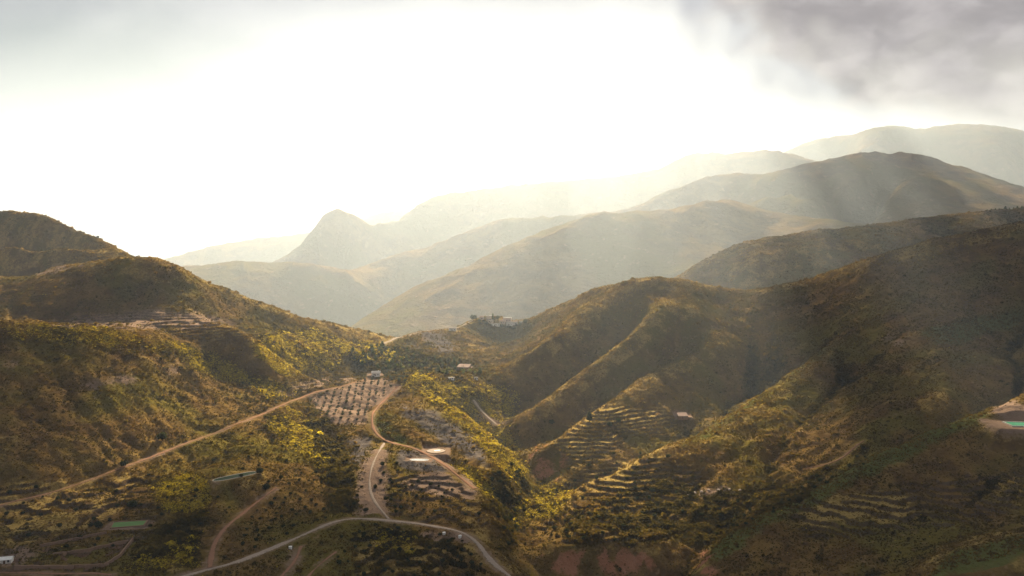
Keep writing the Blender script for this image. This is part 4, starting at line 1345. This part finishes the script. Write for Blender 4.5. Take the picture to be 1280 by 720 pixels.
MB().rings([[(x, y, -1.2) for x, y in O], [(x, y, .14) for x, y in O]]).build('paving', plain('pale_paving', (0.30, 0.235, 0.18), .9, .2, .5), fl_)
O2, O3 = outline(8.9, 8.9, 'round'), outline(8.45, 8.45, 'round')
MB().rings([[(x, y, -1.2) for x, y in O2], [(x, y, .5) for x, y in O2], [(x, y, .5) for x, y in O3], [(x, y, .1) for x, y in O3]], cap=False).build('kerb', M_STONE, fl_)
MB().box((1.0, 0, .145), (5.5, 3.5, .22), .3).build('slab', M_WHITE, fl_)

# ------------------------------------------------------------------ dry-stone walls, tanks and boulders
def stone_wall(px, h, thick_, label, d0, d1):
    P = []
    for (u1, v1), (u2, v2) in zip(px, px[1:]):
        for k in range(8):
            P.append(hit(u1 + (u2 - u1) * k / 8, v1 + (v2 - v1) * k / 8, d0, d1))
    P.append(hit(*px[-1], d0, d1))
    m = MB()
    rr = []
    r_ = random.Random(len(label))
    for i, q in enumerate(P):
        t = (P[min(i + 1, len(P) - 1)] - P[max(i - 1, 0)])
        t.z = 0
        t.normalize()
        n = Vector((-t.y, t.x, 0)) * thick_ / 2
        z = Vector((0, 0, h + r_.uniform(-.25, .25)))
        b = Vector((0, 0, -1.2))
        rr.append([q - n * 1.3 + b, q + n * 1.3 + b, q + n + z, q - n + z])
    m.rings(rr)
    o = m.build('stone_wall', M_STONE)
    tag(o, label, 'wall')


stone_wall([(50, 684), (90, 676), (133, 667)], 1.6, .8, 'brown dry-stone terrace wall just left of the green reservoir', 430, 560)
stone_wall([(66, 695), (110, 689), (160, 678)], 1.8, .8, 'brown dry-stone terrace wall directly below the green reservoir', 430, 560)
stone_wall([(18, 711), (80, 711), (130, 709), (150, 696), (166, 676)], 2.0, .9, 'lowest brown stone wall, curving up at its right end near the green reservoir', 420, 560)


def tank(u, v, label, d0, d1, s_=1.0):
    p = hit(u, v, d0, d1)
    root = empty('water_tank', (p.x, p.y, p.z - .1))
    tag(root, label, 'water tank')
    c = lambda r_, z: [(r_ * s_ * math.cos(i * .5236), r_ * s_ * math.sin(i * .5236), z * s_) for i in range(12)]
    MB().rings([c(1.1, -.5), c(1.1, 1.5)]).build('drum', M_WHITE, root)
    MB().rings([c(1.2, 1.504), c(1.2, 1.65), c(.3, 1.9)]).build('lid', M_WHITE, root)


tank(555, 668, 'white water tank beside the bare strip inside the bend, left one of two', 480, 600)
tank(575, 672, 'white water tank beside the bare strip inside the bend, nearer the road', 480, 600)
tank(363, 686, 'white water tank beside the small track left of the bend', 460, 580)

b_rng = np.random.default_rng(8)
for i, (u, v, s_) in enumerate([(868, 617, 2.2), (877, 615, 1.6), (886, 613, 1.4), (898, 613, 1.8), (912, 612, 1.3), (860, 619, 1.3), (925, 613, 1.5)]):
    p = hit(u, v, 560, 780)
    rr = []
    for a in (-.5, 0, .35, .62, .8):
        rad = math.sqrt(max(0.05, 1 - (a / .85) ** 2)) * s_
        rr.append([(rad * math.cos(q * .785) * b_rng.uniform(.75, 1.15), rad * math.sin(q * .785) * b_rng.uniform(.75, 1.15), a * s_ * .9) for q in range(8)])
    o = MB().rings(rr).build('boulder', plain('pale_rock', (0.44, 0.35, 0.29), .95, .3, 1.2))
    o.location = p
    o.rotation_euler = (0, 0, i)
    tag(o, 'pale pinkish boulder among the rocks where the ravine meets the terraces', 'boulder', 'boulders at the ravine mouth')
